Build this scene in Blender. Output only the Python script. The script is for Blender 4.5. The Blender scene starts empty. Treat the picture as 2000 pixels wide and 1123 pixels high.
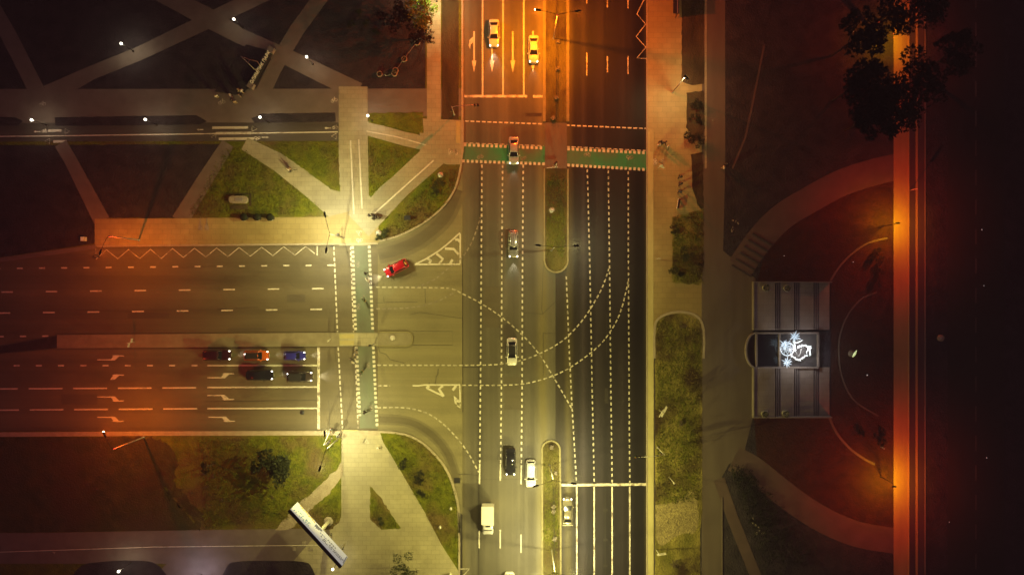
import bpy, bmesh, math, random
from mathutils import Vector, Matrix
R = math.radians
PX = 11.5; H = 126.0
C = bpy.context.scene.collection
rnd = random.Random(7)

def W(px, py, h=0.0):
    """ground/real position (metres) of a point at height h seen at photo pixel px,py from the drone"""
    s = (H - h) / H
    return Vector(((px - 1000) / PX * s, (561.5 - py) / PX * s, h))
def smooth(pts, n=6):
    out = []
    for i in range(len(pts) - 1):
        p0 = pts[max(i - 1, 0)]; p1 = pts[i]; p2 = pts[i + 1]; p3 = pts[min(i + 2, len(pts) - 1)]
        for k in range(n):
            t = k / n
            out.append(tuple(.5 * (2 * p1[j] + (p2[j] - p0[j]) * t + (2 * p0[j] - 5 * p1[j] + 4 * p2[j] - p3[j]) * t * t + (3 * p1[j] - p0[j] - 3 * p2[j] + p3[j]) * t ** 3) for j in (0, 1)))
    return out + [pts[-1]]
def P2(pts): return [((x - 1000) / PX, (561.5 - y) / PX) for x, y in pts]

# ------------------------------------------------------------------ mesh builder
class MB:
    def __init__(s): s.v = []; s.f = []; s.sm = []
    def add(s, vs, fs, smooth=False):
        o = len(s.v); s.v += [tuple(v) for v in vs]
        for f in fs: s.f.append(tuple(i + o for i in f)); s.sm.append(smooth)
        return s
    def box(s, c, d, rz=0.0, taper=1.0):
        x, y, z = d[0] / 2, d[1] / 2, d[2] / 2; vs = []
        for sz, t in ((-1, 1.0), (1, taper)):
            for sx, sy in ((-1, -1), (1, -1), (1, 1), (-1, 1)):
                a, b = sx * x * t, sy * y * t
                vs.append((c[0] + a * math.cos(rz) - b * math.sin(rz), c[1] + a * math.sin(rz) + b * math.cos(rz), c[2] + sz * z))
        return s.add(vs, [(3, 2, 1, 0), (4, 5, 6, 7), (0, 1, 5, 4), (1, 2, 6, 5), (2, 3, 7, 6), (3, 0, 4, 7)])
    def tube(s, pts, r, n=8, cap=True):
        pts = [Vector(p) for p in pts]
        if not isinstance(r, (list, tuple)): r = [r] * len(pts)
        vs = []; fs = []
        for i, p in enumerate(pts):
            t = (pts[min(i + 1, len(pts) - 1)] - pts[max(i - 1, 0)]).normalized()
            u = t.orthogonal().normalized() if abs(t.z) > .9 else t.cross(Vector((0, 0, 1))).normalized()
            w = t.cross(u)
            for k in range(n):
                a = 2 * math.pi * k / n
                vs.append(p + (u * math.cos(a) + w * math.sin(a)) * r[i])
        for i in range(len(pts) - 1):
            for k in range(n):
                a = i * n + k; b = i * n + (k + 1) % n
                fs.append((a, b, b + n, a + n))
        s.add(vs, fs, True)
        if cap:
            o = len(s.v) - len(vs)
            s.f.append(tuple(range(o + n - 1, o - 1, -1))); s.sm.append(False)
            s.f.append(tuple(range(len(s.v) - n, len(s.v)))); s.sm.append(False)
        return s
    def lathe(s, c, prof, n=16, axis='z'):
        vs = []; fs = []
        for r, z in prof:
            for k in range(n):
                a = 2 * math.pi * k / n; x, y = r * math.cos(a), r * math.sin(a)
                v = (x, y, z) if axis == 'z' else ((x, z, y) if axis == 'y' else (z, x, y))
                vs.append((c[0] + v[0], c[1] + v[1], c[2] + v[2]))
        for i in range(len(prof) - 1):
            for k in range(n):
                a = i * n + k; b = i * n + (k + 1) % n
                fs.append((a, b, b + n, a + n))
        return s.add(vs, fs, True)
    def ball(s, c, r, n=10, m=7):
        r = r if isinstance(r, (tuple, list)) else (r, r, r)
        vs = []; fs = []
        for i in range(m + 1):
            th = math.pi * i / m
            for k in range(n):
                a = 2 * math.pi * k / n
                vs.append((c[0] + r[0] * math.sin(th) * math.cos(a), c[1] + r[1] * math.sin(th) * math.sin(a), c[2] + r[2] * math.cos(th)))
        for i in range(m):
            for k in range(n):
                a = i * n + k; b = i * n + (k + 1) % n
                fs.append((a, a + n, b + n, b))
        return s.add(vs, fs, True)
    def flat(s, pts, z):
        a = sum(pts[i][0] * pts[(i + 1) % len(pts)][1] - pts[(i + 1) % len(pts)][0] * pts[i][1] for i in range(len(pts)))
        if a < 0: pts = pts[::-1]
        return s.add([(x, y, z) for x, y in pts], [tuple(range(len(pts)))])
    def prism(s, pts, z0, z1):
        a = sum(pts[i][0] * pts[(i + 1) % len(pts)][1] - pts[(i + 1) % len(pts)][0] * pts[i][1] for i in range(len(pts)))
        if a < 0: pts = pts[::-1]
        n = len(pts)
        fs = [tuple(range(n, 2 * n))] + [(i, (i + 1) % n, (i + 1) % n + n, i + n) for i in range(n)]
        return s.add([(x, y, z0) for x, y in pts] + [(x, y, z1) for x, y in pts], fs)
    def band(s, pts, w, z, z0=None):
        """flat ribbon (or, with z0, a kerb-like bar) along a polyline, width w metres"""
        p = [Vector((x, y)) for x, y in pts]; L = []; Rr = []
        for i in range(len(p)):
            t = (p[min(i + 1, len(p) - 1)] - p[max(i - 1, 0)]).normalized(); n = Vector((-t.y, t.x))
            ww = w[i] if isinstance(w, (list, tuple)) else w
            L.append(p[i] + n * ww / 2); Rr.append(p[i] - n * ww / 2)
        m = len(p)
        if z0 is None:
            s.add([(v.x, v.y, z) for v in L] + [(v.x, v.y, z) for v in Rr], [(i + m, i + m + 1, i + 1, i) for i in range(m - 1)])
        else:
            vs = [(v.x, v.y, z) for v in L] + [(v.x, v.y, z) for v in Rr] + [(v.x, v.y, z0) for v in L] + [(v.x, v.y, z0) for v in Rr]
            fs = []
            for i in range(m - 1):
                fs += [(i + m, i + m + 1, i + 1, i), (i, i + 1, i + 1 + 2 * m, i + 2 * m), (i + m + 1, i + m, i + 3 * m, i + 1 + 3 * m)]
            fs += [(0, 2 * m, 3 * m, m), (m - 1, 2 * m - 1, 4 * m - 1, 3 * m - 1)]
            s.add(vs, fs)
        return s
    def dash(s, pts, w, d, g, z, start=0.0):
        p = [Vector((x, y)) for x, y in pts]; cum = [0]
        for i in range(len(p) - 1): cum.append(cum[-1] + (p[i + 1] - p[i]).length)
        def at(q):
            q = min(max(q, 0), cum[-1])
            for i in range(len(p) - 1):
                if q <= cum[i + 1] + 1e-9:
                    return p[i].lerp(p[i + 1], (q - cum[i]) / max(cum[i + 1] - cum[i], 1e-9))
            return p[-1]
        q = start
        while q < cum[-1] - .05:
            e = min(q + d, cum[-1])
            a, b = at(q), at(e)
            if (b - a).length > .05: s.band([a, b], w, z)
            q += d + g
        return s
    def build(s, name, mt=None, parent=None, link=True):
        me = bpy.data.meshes.new(name); me.from_pydata(s.v, [], s.f)
        me.polygons.foreach_set('use_smooth', s.sm)
        if mt: me.materials.append(mt)
        me.update()
        o = bpy.data.objects.new(name, me)
        if link: C.objects.link(o)
        if parent: o.parent = parent
        return o

def tag(o, label=None, cat=None, group=None, kind=None):
    if label: o['label'] = label
    if cat: o['category'] = cat
    if group: o['group'] = group
    if kind: o['kind'] = kind
    return o
def thing(name, label, cat, loc=(0, 0, 0), rz=0.0, group=None):
    o = bpy.data.objects.new(name, None); o.empty_display_size = .2; C.objects.link(o)
    o.location = loc; o.rotation_euler = (0, 0, rz)
    return tag(o, label, cat, group)
def dup(o, parent=None):
    c = o.copy(); C.objects.link(c)
    if parent: c.parent = parent
    for ch in list(o.children): dup(ch, c)
    return c

# ------------------------------------------------------------------ materials
def nodes(m):
    m.use_nodes = True; nt = m.node_tree; return nt, nt.nodes, nt.links
def pmat(name, c1, c2=None, scale=3.0, rough=.6, metal=0.0, bump=0.0, stretch=(1, 1, 1), lo=.35, hi=.65, detail=6, spec=.5, coat=0.0, fine=0.0, c3=None, scale3=.3, tile=0.0):
    m = bpy.data.materials.new(name); nt, N, L = nodes(m); b = N['Principled BSDF']
    c2 = c2 or tuple(x * .8 for x in c1)
    tc = N.new('ShaderNodeTexCoord'); mp = N.new('ShaderNodeMapping'); mp.inputs['Scale'].default_value = stretch
    L.new(tc.outputs['Object'], mp.inputs['Vector'])
    nz = N.new('ShaderNodeTexNoise'); nz.inputs['Scale'].default_value = scale; nz.inputs['Detail'].default_value = detail; nz.inputs['Roughness'].default_value = .62
    L.new(mp.outputs[0], nz.inputs['Vector'])
    rp = N.new('ShaderNodeValToRGB'); rp.color_ramp.elements[0].position = lo; rp.color_ramp.elements[1].position = hi
    rp.color_ramp.elements[0].color = (*c1, 1); rp.color_ramp.elements[1].color = (*c2, 1)
    L.new(nz.outputs['Fac'], rp.inputs['Fac']); col = rp.outputs['Color']
    if c3:
        n3 = N.new('ShaderNodeTexNoise'); n3.inputs['Scale'].default_value = scale3; n3.inputs['Detail'].default_value = 7
        L.new(tc.outputs['Object'], n3.inputs['Vector'])
        r3 = N.new('ShaderNodeMapRange'); r3.inputs[1].default_value = .45; r3.inputs[2].default_value = .62
        L.new(n3.outputs['Fac'], r3.inputs[0])
        mx = N.new('ShaderNodeMixRGB'); L.new(r3.outputs[0], mx.inputs['Fac']); L.new(col, mx.inputs[1]); mx.inputs[2].default_value = (*c3, 1); col = mx.outputs[0]
    if fine:
        nf = N.new('ShaderNodeTexNoise'); nf.inputs['Scale'].default_value = 9; nf.inputs['Detail'].default_value = 3
        L.new(tc.outputs['Object'], nf.inputs['Vector'])
        rf = N.new('ShaderNodeMapRange'); rf.inputs[1].default_value = .3; rf.inputs[2].default_value = .7; rf.inputs[3].default_value = 1 - fine; rf.inputs[4].default_value = 1 + fine
        L.new(nf.outputs['Fac'], rf.inputs[0])
        mx = N.new('ShaderNodeVectorMath'); mx.operation = 'SCALE'; L.new(col, mx.inputs[0]); L.new(rf.outputs[0], mx.inputs['Scale']); col = mx.outputs[0]
    if tile:
        bt = N.new('ShaderNodeTexBrick'); bt.inputs['Scale'].default_value = 1.0; bt.inputs['Brick Width'].default_value = tile; bt.inputs['Row Height'].default_value = tile * .6; bt.inputs['Mortar Size'].default_value = .035
        bt.inputs['Color1'].default_value = (1, 1, 1, 1); bt.inputs['Color2'].default_value = (.88, .88, .88, 1); bt.inputs['Mortar'].default_value = (.68, .68, .68, 1)
        L.new(tc.outputs['Object'], bt.inputs['Vector']); mx = N.new('ShaderNodeMixRGB'); mx.blend_type = 'MULTIPLY'; mx.inputs[0].default_value = 1; L.new(col, mx.inputs[1]); L.new(bt.outputs['Color'], mx.inputs[2]); col = mx.outputs[0]
    L.new(col, b.inputs['Base Color'])
    b.inputs['Roughness'].default_value = rough; b.inputs['Metallic'].default_value = metal
    b.inputs['Specular IOR Level'].default_value = spec; b.inputs['Coat Weight'].default_value = coat; b.inputs['Coat Roughness'].default_value = .06
    if bump:
        bp = N.new('ShaderNodeBump'); bp.inputs['Strength'].default_value = bump; bp.inputs['Distance'].default_value = .15
        nb = N.new('ShaderNodeTexNoise'); nb.inputs['Scale'].default_value = 4; nb.inputs['Detail'].default_value = 5
        L.new(tc.outputs['Object'], nb.inputs['Vector']); L.new(nb.outputs['Fac'], bp.inputs['Height']); L.new(bp.outputs[0], b.inputs['Normal'])
    return m
def emat(name, col, st, base=(.8, .8, .8)):
    m = pmat(name, base, None, 8, .3); b = m.node_tree.nodes['Principled BSDF']
    b.inputs['Emission Color'].default_value = (*col, 1); b.inputs['Emission Strength'].default_value = st
    return m

def asphalt(name, base, axis, amount=.5, prof=None, dust=(.16, .13, .035)):
    """worn asphalt: wheel-polished streaks along the direction of travel, blotches, grit, old repair strips"""
    m = bpy.data.materials.new(name); nt, N, L = nodes(m); b = N['Principled BSDF']
    tc = N.new('ShaderNodeTexCoord')
    def noise(sc, mp, det=5, rough=.6):
        q = N.new('ShaderNodeMapping'); q.inputs['Scale'].default_value = mp; L.new(tc.outputs['Object'], q.inputs['Vector'])
        n = N.new('ShaderNodeTexNoise'); n.inputs['Scale'].default_value = sc; n.inputs['Detail'].default_value = det; n.inputs['Roughness'].default_value = rough
        L.new(q.outputs[0], n.inputs['Vector']); return n.outputs['Fac']
    def rng(f, a, bb, lo, hi):
        r = N.new('ShaderNodeMapRange'); r.inputs[1].default_value = a; r.inputs[2].default_value = bb; r.inputs[3].default_value = lo; r.inputs[4].default_value = hi
        L.new(f, r.inputs[0]); return r.outputs[0]
    def mul(a, bb):
        r = N.new('ShaderNodeMath'); r.operation = 'MULTIPLY'; L.new(a, r.inputs[0]); L.new(bb, r.inputs[1]); return r.outputs[0]
    st = (1, .006, 1) if axis == 'y' else (.006, 1, 1)
    st2 = (1, .02, 1) if axis == 'y' else (.02, 1, 1)
    f = rng(noise(.30, st, 3, .55), .3, .7, 1 - amount, 1 + amount)
    f = mul(f, rng(noise(1.1, st2, 2), .3, .7, 1 - amount * .28, 1 + amount * .28))
    f = mul(f, rng(noise(3.0, st2, 2), .3, .7, .95, 1.05))
    f = mul(f, rng(noise(.09, (1, 1, 1), 4), .3, .7, .86, 1.14))
    f = mul(f, rng(noise(5, (1, 1, 1), 4), .25, .75, .88, 1.12))
    f = mul(f, rng(noise(.16, (1, .3, 1) if axis == 'y' else (.3, 1, 1), 6, .7), .54, .68, 1.0, .74))
    dfac = None
    if prof:  # wheel tracks, repaired strips and gutter dust that run the whole length of the carriageway
        sp = N.new('ShaderNodeSeparateXYZ'); L.new(tc.outputs['Object'], sp.inputs[0])
        x0, x1 = prof[0][0], prof[-1][0]
        wv = N.new('ShaderNodeMath'); wv.operation = 'MULTIPLY_ADD'; wv.inputs[1].default_value = .5; L.new(noise(.05, (1, 1, 1), 3), wv.inputs[0]); L.new(sp.outputs[0], wv.inputs[2])
        u = rng(wv.outputs[0], (x0 - 1000) / PX + .25, (x1 - 1000) / PX + .25, 0, 1)
        rp = N.new('ShaderNodeValToRGB'); el = rp.color_ramp.elements
        rd = N.new('ShaderNodeValToRGB'); ed = rd.color_ramp.elements
        while len(el) < len(prof): el.new(.5)
        while len(ed) < len(prof): ed.new(.5)
        for i, (x, v, dd) in enumerate(prof):
            for E_, val in ((el, v / 2), (ed, dd)):
                E_[i].position = (x - x0) / (x1 - x0); E_[i].color = (val, val, val, 1)
        L.new(u, rp.inputs[0]); L.new(u, rd.inputs[0])
        t2 = N.new('ShaderNodeMath'); t2.operation = 'MULTIPLY'; t2.inputs[1].default_value = 2; L.new(rp.outputs[0], t2.inputs[0]); f = mul(f, t2.outputs[0])
        dfac = mul(rd.outputs[0], rng(noise(.25, (1, .15, 1), 5), .25, .6, .35, 1))
    sc = N.new('ShaderNodeVectorMath'); sc.operation = 'SCALE'; sc.inputs[0].default_value = base; L.new(f, sc.inputs['Scale'])
    if dfac:
        mx = N.new('ShaderNodeMixRGB'); L.new(dfac, mx.inputs[0]); L.new(sc.outputs[0], mx.inputs[1]); mx.inputs[2].default_value = (*dust, 1); L.new(mx.outputs[0], b.inputs['Base Color'])
    else: L.new(sc.outputs[0], b.inputs['Base Color'])
    L.new(rng(noise(.5, st, 3), .3, .7, .5, .72), b.inputs['Roughness']); b.inputs['Specular IOR Level'].default_value = .3
    return m

def paintmat(name, col, under, wear=.5):
    m = bpy.data.materials.new(name); nt, N, L = nodes(m); b = N['Principled BSDF']; tc = N.new('ShaderNodeTexCoord')
    n = N.new('ShaderNodeTexNoise'); n.inputs['Scale'].default_value = .9; n.inputs['Detail'].default_value = 9; n.inputs['Roughness'].default_value = .72
    L.new(tc.outputs['Object'], n.inputs['Vector'])
    r = N.new('ShaderNodeMapRange'); r.inputs[1].default_value = wear - .06; r.inputs[2].default_value = wear + .1
    L.new(n.outputs['Fac'], r.inputs[0])
    mx = N.new('ShaderNodeMixRGB'); mx.inputs[1].default_value = (*col, 1); mx.inputs[2].default_value = (*under, 1)
    L.new(r.outputs[0], mx.inputs['Fac']); L.new(mx.outputs[0], b.inputs['Base Color'])
    b.inputs['Roughness'].default_value = .6; return m

M = {}
M['asph_w'] = asphalt('asphalt_west', (.104, .092, .061), 'y', .38, [(903, 1.0, .35), (909, 1.0, .1), (918, 1.12, 0), (926, 1.05, 0), (936, .78, 0), (944, 1.06, 0), (956, .92, 0), (966, 1.0, 0), (976, 1.12, 0), (986, 1.18, 0), (996, .98, 0), (1004, .90, 0), (1013, 1.08, 0), (1024, .95, 0), (1032, .80, 0), (1042, .78, .05), (1050, .95, .25), (1057, 1.05, .6), (1064, 1.0, .55), (1072, .9, .15), (1085, .95, .1)])
M['asph_e'] = asphalt('asphalt_east', (.018, .0140, .0145), 'y', .5, [(1085, 1.5, .1), (1100, 1.3, .15), (1108, 1.2, .5), (1114, 1.1, .35), (1122, .8, .05), (1132, .95, 0), (1139, 1.75, 0), (1144, 1.2, 0), (1150, .8, 0), (1160, .8, 0), (1167, 1.35, 0), (1175, 1.6, 0), (1182, .75, 0), (1190, .85, 0), (1204, 1.05, 0), (1214, .9, 0), (1224, .75, 0), (1233, .9, 0), (1241, .6, 0), (1256, .45, 0), (1262, .55, .2)])
M['asph_s'] = asphalt('asphalt_side', (.128, .106, .058), 'x', .26)
M['asph_cycle'] = asphalt('asphalt_cycle_path', (.085, .072, .055), 'x', .2)
M['asph_far'] = asphalt('asphalt_far', (.085, .055, .055), 'y', .3)
M['paint'] = paintmat('road_paint', (.62, .57, .43), (.20, .17, .11), .60)
M['paint_worn'] = paintmat('worn_road_paint', (.72, .65, .5), (.17, .13, .09), .52)
M['paint_faint'] = paintmat('faint_road_paint', (.32, .28, .2), (.15, .12, .08), .5)
M['green'] = pmat('green_bike_paint', (.012, .26, .10), (.04, .17, .075), .25, .6, detail=4, stretch=(1, .15, 1), c3=(.10, .12, .07), scale3=.12)
M['green_old'] = pmat('faded_green_paint', (.125, .15, .088), (.12, .118, .075), .3, .65, detail=5)
M['tar'] = pmat('tar_seam', (.022, .018, .014), (.035, .028, .02), 2, .5)
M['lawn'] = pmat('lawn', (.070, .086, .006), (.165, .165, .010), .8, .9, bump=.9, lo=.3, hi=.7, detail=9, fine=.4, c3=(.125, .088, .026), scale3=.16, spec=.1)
M['lawn_dark'] = pmat('dark_lawn', (.032, .027, .030), (.058, .048, .050), .5, .95, bump=.9, detail=9, fine=.3, spec=.1)  # unlit lawns: missing lamplight put into a darker lawn colour
M['verge'] = pmat('verge', (.13, .118, .022), (.30, .245, .06), .35, .95, bump=.9, detail=9, fine=.3, c3=(.05, .03, .015), scale3=.16, spec=.1, stretch=(1, .35, 1))
M['soil'] = pmat('bare_soil', (.040, .030, .016), (.090, .064, .030), .5, .95, bump=.8, detail=8, fine=.3, stretch=(1, .3, 1), spec=.1)
M['pave'] = pmat('paving', (.34, .30, .175), (.42, .375, .225), .5, .55, detail=8, fine=.06, c3=(.27, .235, .14), scale3=.05, tile=1.3)
M['pave_brown'] = pmat('brown_paving', (.135, .105, .075), (.105, .078, .055), .6, .7, detail=7, fine=.05, stretch=(1, .1, 1))
M['pave_dim'] = pmat('worn_park_path', (.185, .150, .118), (.14, .110, .085), .45, .8, detail=8, fine=.08)
M['kerb'] = pmat('kerb_stone', (.40, .34, .23), (.32, .26, .17), 1.2, .7, detail=6, stretch=(1, 1, 1))
M['pave_tan'] = pmat('tan_paving', (.36, .285, .105), (.44, .35, .14), .5, .6, detail=8, fine=.06, c3=(.29, .22, .075), scale3=.05, tile=1.5)
M['median_grass'] = pmat('dusty_median_grass', (.075, .066, .014), (.15, .125, .034), .35, .95, bump=.9, detail=9, fine=.3, c3=(.05, .035, .014), scale3=.2, spec=.1, stretch=(1, .35, 1))
M['track'] = asphalt('tyre_track', (.150, .128, .068), 'x', .15)
M['track_dark'] = asphalt('tyre_track_core', (.112, .094, .050), 'x', .15)
M['lawn_mid'] = pmat('thin_worn_lawn', (.040, .042, .012), (.085, .070, .020), .5, .95, bump=.9, detail=9, fine=.35, c3=(.07, .048, .02), scale3=.14, spec=.1)  # south-west lawn dimmed in its colour where lamplight fades
M['kerb_dull'] = pmat('dull_median_kerb', (.26, .225, .10), (.19, .16, .07), 1.2, .8, detail=6)
M['island'] = pmat('island_paving', (.25, .215, .13), (.19, .16, .09), .8, .75, detail=7, fine=.08)
M['kerb_yellow'] = pmat('yellowish_kerb_slabs', (.52, .46, .20), (.44, .38, .15), .8, .7, detail=6, stretch=(1, .3, 1))
M['tactile'] = pmat('yellow_tactile_tile', (.44, .37, .15), (.38, .32, .13), 2, .7)
M['brick'] = pmat('reddish_paving', (.38, .25, .085), (.31, .20, .065), .7, .7, detail=7, fine=.06, stretch=(1, .15, 1))
M['dirt'] = pmat('trodden_dirt', (.27, .22, .13), (.36, .30, .19), .9, .9, bump=.6, detail=8, fine=.15)
M['path_dark'] = pmat('dark_red_path', (.125, .080, .064), (.090, .058, .046), .4, .85, detail=7, fine=.08)
M['dry_grass'] = pmat('thin_reddish_grass', (.070, .026, .015), (.040, .018, .012), .7, .95, bump=.8, detail=9, fine=.35, spec=.1)  # red glow of the embankment lamps painted into the grass colour
M['stone'] = pmat('terrace_stone', (.26, .205, .165), (.20, .155, .125), .6, .7, detail=7, fine=.05, stretch=(1, .4, 1), tile=1.6)
M['stone_dark'] = pmat('terrace_joint', (.05, .04, .035), None, 2, .8)
M['gravel'] = pmat('pale_gravel', (.34, .27, .10), (.20, .155, .06), 1.6, .95, bump=1.0, detail=9, fine=.5)
M['ground'] = pmat('city_ground', (.020, .016, .014), (.032, .026, .020), .05, .95, detail=8)
M['water'] = pmat('basin_water', (.008, .010, .012), (.012, .014, .014), .5, .08, spec=.6)

# ------------------------------------------------------------------ setting
def struct(name, mb, mt, label, cat, parent=None):
    o = mb.build(name, mt, parent)
    if parent is None: tag(o, label, cat, None, 'structure')
    return o
zc = [.126]
def nz():
    zc[0] += .0012; return zc[0]

g = MB(); g.flat([(-1500, -1500), (1500, -1500), (1500, 1500), (-1500, 1500)], -.03)
struct('ground', g, M['ground'], 'dark city ground stretching out beyond every road and lawn', 'ground')

far = 3200
west = struct('road', MB().flat(P2([(903, -far), (1085, -far), (1085, far), (903, far)]), 0), M['asph_w'], 'southbound half of the wide avenue, pale worn asphalt', 'road')
east = struct('road', MB().flat(P2([(1085, -far), (1262, -far), (1262, far), (1085, far)]), 0), M['asph_e'], 'northbound half of the wide avenue, darker asphalt', 'road')
side = struct('road', MB().flat(P2([(-far, 470), (400, 470), (738, 460), (738, 850), (400, 845), (-far, 845)]), 0), M['asph_s'], 'side road with queueing cars that joins the avenue', 'road')

M['asph_j'] = asphalt('asphalt_junction', (.205, .178, .092), 'x', .2)  # lamp pool brightness put into a paler asphalt colour
apron = struct('road', MB().flat(P2([(738, 455), (800, 300), (903, 285), (903, 1005), (800, 905), (738, 850)]), 0), M['asph_j'], 'paler worn asphalt of the junction mouth and slip lane', 'road')
curveN = [(903, 296), (899, 330), (890, 365), (872, 396), (846, 422), (810, 446), (775, 462), (742, 471)]
curveS = [(742, 843), (775, 845), (805, 853), (832, 870), (858, 897), (876, 925), (888, 958), (895, 992), (897, 1040)]
for pts, w in ((smooth([(893, 370), (868, 425), (822, 466), (778, 487), (739, 497)]), 1), (smooth([(739, 818), (800, 824), (845, 850), (875, 888), (893, 940)]), .55)):
    for k, (ww, mm) in enumerate(((38, 'track'), (22, 'track_dark'))): MB().band(P2(pts), ww * w / PX, .0006 + .0006 * k).build('tyre_track', M[mm], apron)
# raised blocks round the roads (0.12 m above the asphalt)
park = P2([(-far, -far), (903, -far)] + curveN + [(735, 478), (190, 482), (0, 508), (-500, 575), (-far, 575)])
struct('lawn', MB().prism(park, -.02, .12), M['lawn'], 'park lawn cut by crossing footpaths, north of the side road', 'lawn')
sw = P2([(-far, 842), (735, 842)] + curveS + [(898, 1130), (898, far), (-far, far)])
struct('lawn', MB().prism(sw, -.02, .12), M['lawn'], 'lawn with a dark leafy tree, south of the side road', 'lawn')
eastl = P2([(1263, -far), (far * 2, -far), (far * 2, far), (1263, far)])
struct('lawn', MB().prism(eastl, -.02, .12), M['lawn_dark'], 'dark park lawn east of the avenue', 'lawn')

def pathp(pts, mt='pave', label=None, name='footpath', cat='path'):
    return struct(name, MB().flat(P2(pts), nz()), M[mt], label, cat)
def pathb(pts, wpx, mt='pave_dim', label=None, name='footpath', cat='path'):
    w = [x / PX for x in wpx] if isinstance(wpx, (list, tuple)) else wpx / PX
    return struct(name, MB().band(P2(pts), w, nz()), M[mt], label, cat)
def wob(pts, amp=1.2, step=9, seed=1):
    """ragged outline: resample an outline in pixels and jitter it"""
    r = random.Random(seed); out = []
    for i in range(len(pts)):
        a, b = Vector(pts[i]), Vector(pts[(i + 1) % len(pts)]); n = max(1, int((b - a).length / step))
        for k in range(n): out.append(tuple(a.lerp(b, k / n) + Vector((r.uniform(-amp, amp), r.uniform(-amp, amp)))))
    return out

# --- north-west park: dark lawn floor for the unlit part, then paths
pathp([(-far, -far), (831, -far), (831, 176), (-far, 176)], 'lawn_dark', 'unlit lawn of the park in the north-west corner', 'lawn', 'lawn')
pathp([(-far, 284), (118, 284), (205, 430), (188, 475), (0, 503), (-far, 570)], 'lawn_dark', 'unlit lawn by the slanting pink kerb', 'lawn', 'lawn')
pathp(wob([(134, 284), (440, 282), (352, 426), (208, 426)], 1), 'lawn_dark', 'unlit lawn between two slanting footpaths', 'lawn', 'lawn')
pathp([(-far, 178), (906, 174), (906, 228), (-far, 228)], 'pave_dim', 'long promenade along the cycle road')
pathp([(834, -far), (861, -far), (861, 262), (834, 262)], 'pave', 'narrow pale footpath beside the avenue verge')
pathp([(863, -far), (896, -far), (896, 236), (863, 236)], 'soil', 'bare soil strip between footpath and avenue', 'verge', 'verge')
pathb([(-40, -30), (18, 70), (75, 182)], 31, 'pave_dim', 'footpath at the far west edge of the park')
pathb([(95, 186), (180, 143), (270, 107), (400, 45), (520, -12)], [38, 27, 27, 30, 30], 'pave_dim', 'diagonal footpath lit by one park lamp')
pathb([(300, -20), (415, 40), (470, 72), (560, 112), (700, 180)], [34, 38, 30, 32, 36], 'pave_dim', 'long diagonal footpath crossing the whole park')
pathb([(514, 182), (535, 137), (556, 100), (580, 60), (624, 0), (643, -28)], 29, 'pave_dim', 'footpath behind the park name sign')
# cycle road
zcy = nz()
cyc = struct('road', MB().flat(P2([(-far, 243), (662, 238), (662, 276), (-far, 284)]), zcy), M['asph_cycle'], 'narrow cycle road with a white centre line', 'road')
pathp([(-far, 236), (662, 226), (662, 240), (-far, 246)], 'pave_dim', 'pale edge strip of the cycle road')
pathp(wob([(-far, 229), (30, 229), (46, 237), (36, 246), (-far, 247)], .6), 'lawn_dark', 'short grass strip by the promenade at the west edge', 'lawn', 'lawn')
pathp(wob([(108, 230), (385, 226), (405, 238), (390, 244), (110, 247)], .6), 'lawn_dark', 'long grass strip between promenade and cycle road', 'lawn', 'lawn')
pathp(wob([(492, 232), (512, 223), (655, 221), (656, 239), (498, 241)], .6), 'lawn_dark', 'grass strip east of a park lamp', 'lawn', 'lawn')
# plaza
pathp([(662, 170), (718, 170), (719, 300), (723, 480), (663, 480), (662, 300)], 'pave', 'broad straight footpath leading to the crossing')
pathb([(119, 281), (138, 312), (200, 432)], [25, 25, 32], 'pave_dim', 'slanting footpath west of the unlit lawn')
pathb([(446, 281), (405, 345), (352, 432)], [26, 30, 34], 'pave_dim', 'slanting footpath east of the unlit lawn')
pathb([(478, 281), (545, 318), (612, 366), (690, 424)], [26, 36, 46, 62], 'pave', 'bright diagonal footpath where two people stand')
pathp([(186, 428), (640, 424), (735, 400), (742, 472), (735, 478), (186, 481)], 'pave_tan', 'bright pavement along the side road')
pathb([(712, 250), (790, 272), (872, 290)], 27, 'pave', 'short footpath from the plaza to the avenue crossing')
pathb([(700, 440), (780, 365), (872, 282)], [60, 46, 50], 'pave', 'wide diagonal footpath with a white line')
pathp([(820, 232), (906, 236), (906, 296), (899, 322), (872, 322), (820, 300)], 'pave', 'pavement at the avenue crossing')
pathp(wob([(721, 222), (826, 220), (828, 261), (800, 258), (720, 240)], .8), 'lawn', 'small triangular lawn beside a park lamp', 'lawn', 'lawn')
pathp(wob([(720, 279), (806, 298), (723, 387)], 1.3, 5), 'lawn', 'small lawn between the two white lined footpaths', 'lawn', 'lawn')
pathp(wob([(520, 278), (661, 278), (664, 374), (650, 372)], 1.3, 5), 'lawn', 'triangular lawn beside the broad straight footpath', 'lawn', 'lawn')
# kerbs
def kerb(pts, w=.35, z=.165, label=None, mt='kerb', z0=0.0):
    return struct('kerb', MB().band(P2(pts), w, z, z0), M[mt], label, 'kerb')
kerb(smooth(curveN, 4), .3, .172, 'pale kerb round the north-west corner')
kerb(smooth(curveS, 4), .35, .172, 'pale kerb round the south-west corner')
kerb([(903, -900), (903, 296)], .35, .172, 'kerb along the north-west edge of the avenue')
kerb([(190, 481), (738, 476)], .3, .172, 'kerb of the bright pavement')
kerb([(-600, 585), (0, 508), (188, 482)], .75, .175, 'broad slanting kerb at the west edge of the side road', 'pave_dim')
kerb([(-900, 848), (0, 848), (300, 846), (740, 845)], .75, .172, 'broad pale kerb strip south of the side road')
kerb([(897, 1000), (897, 1700)], .3, .172, 'kerb along the south-west edge of the avenue')
kerb([(1263.5, -900), (1263.5, 1700)], .22, .172, 'thin bright kerb along the east edge of the avenue')

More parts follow.
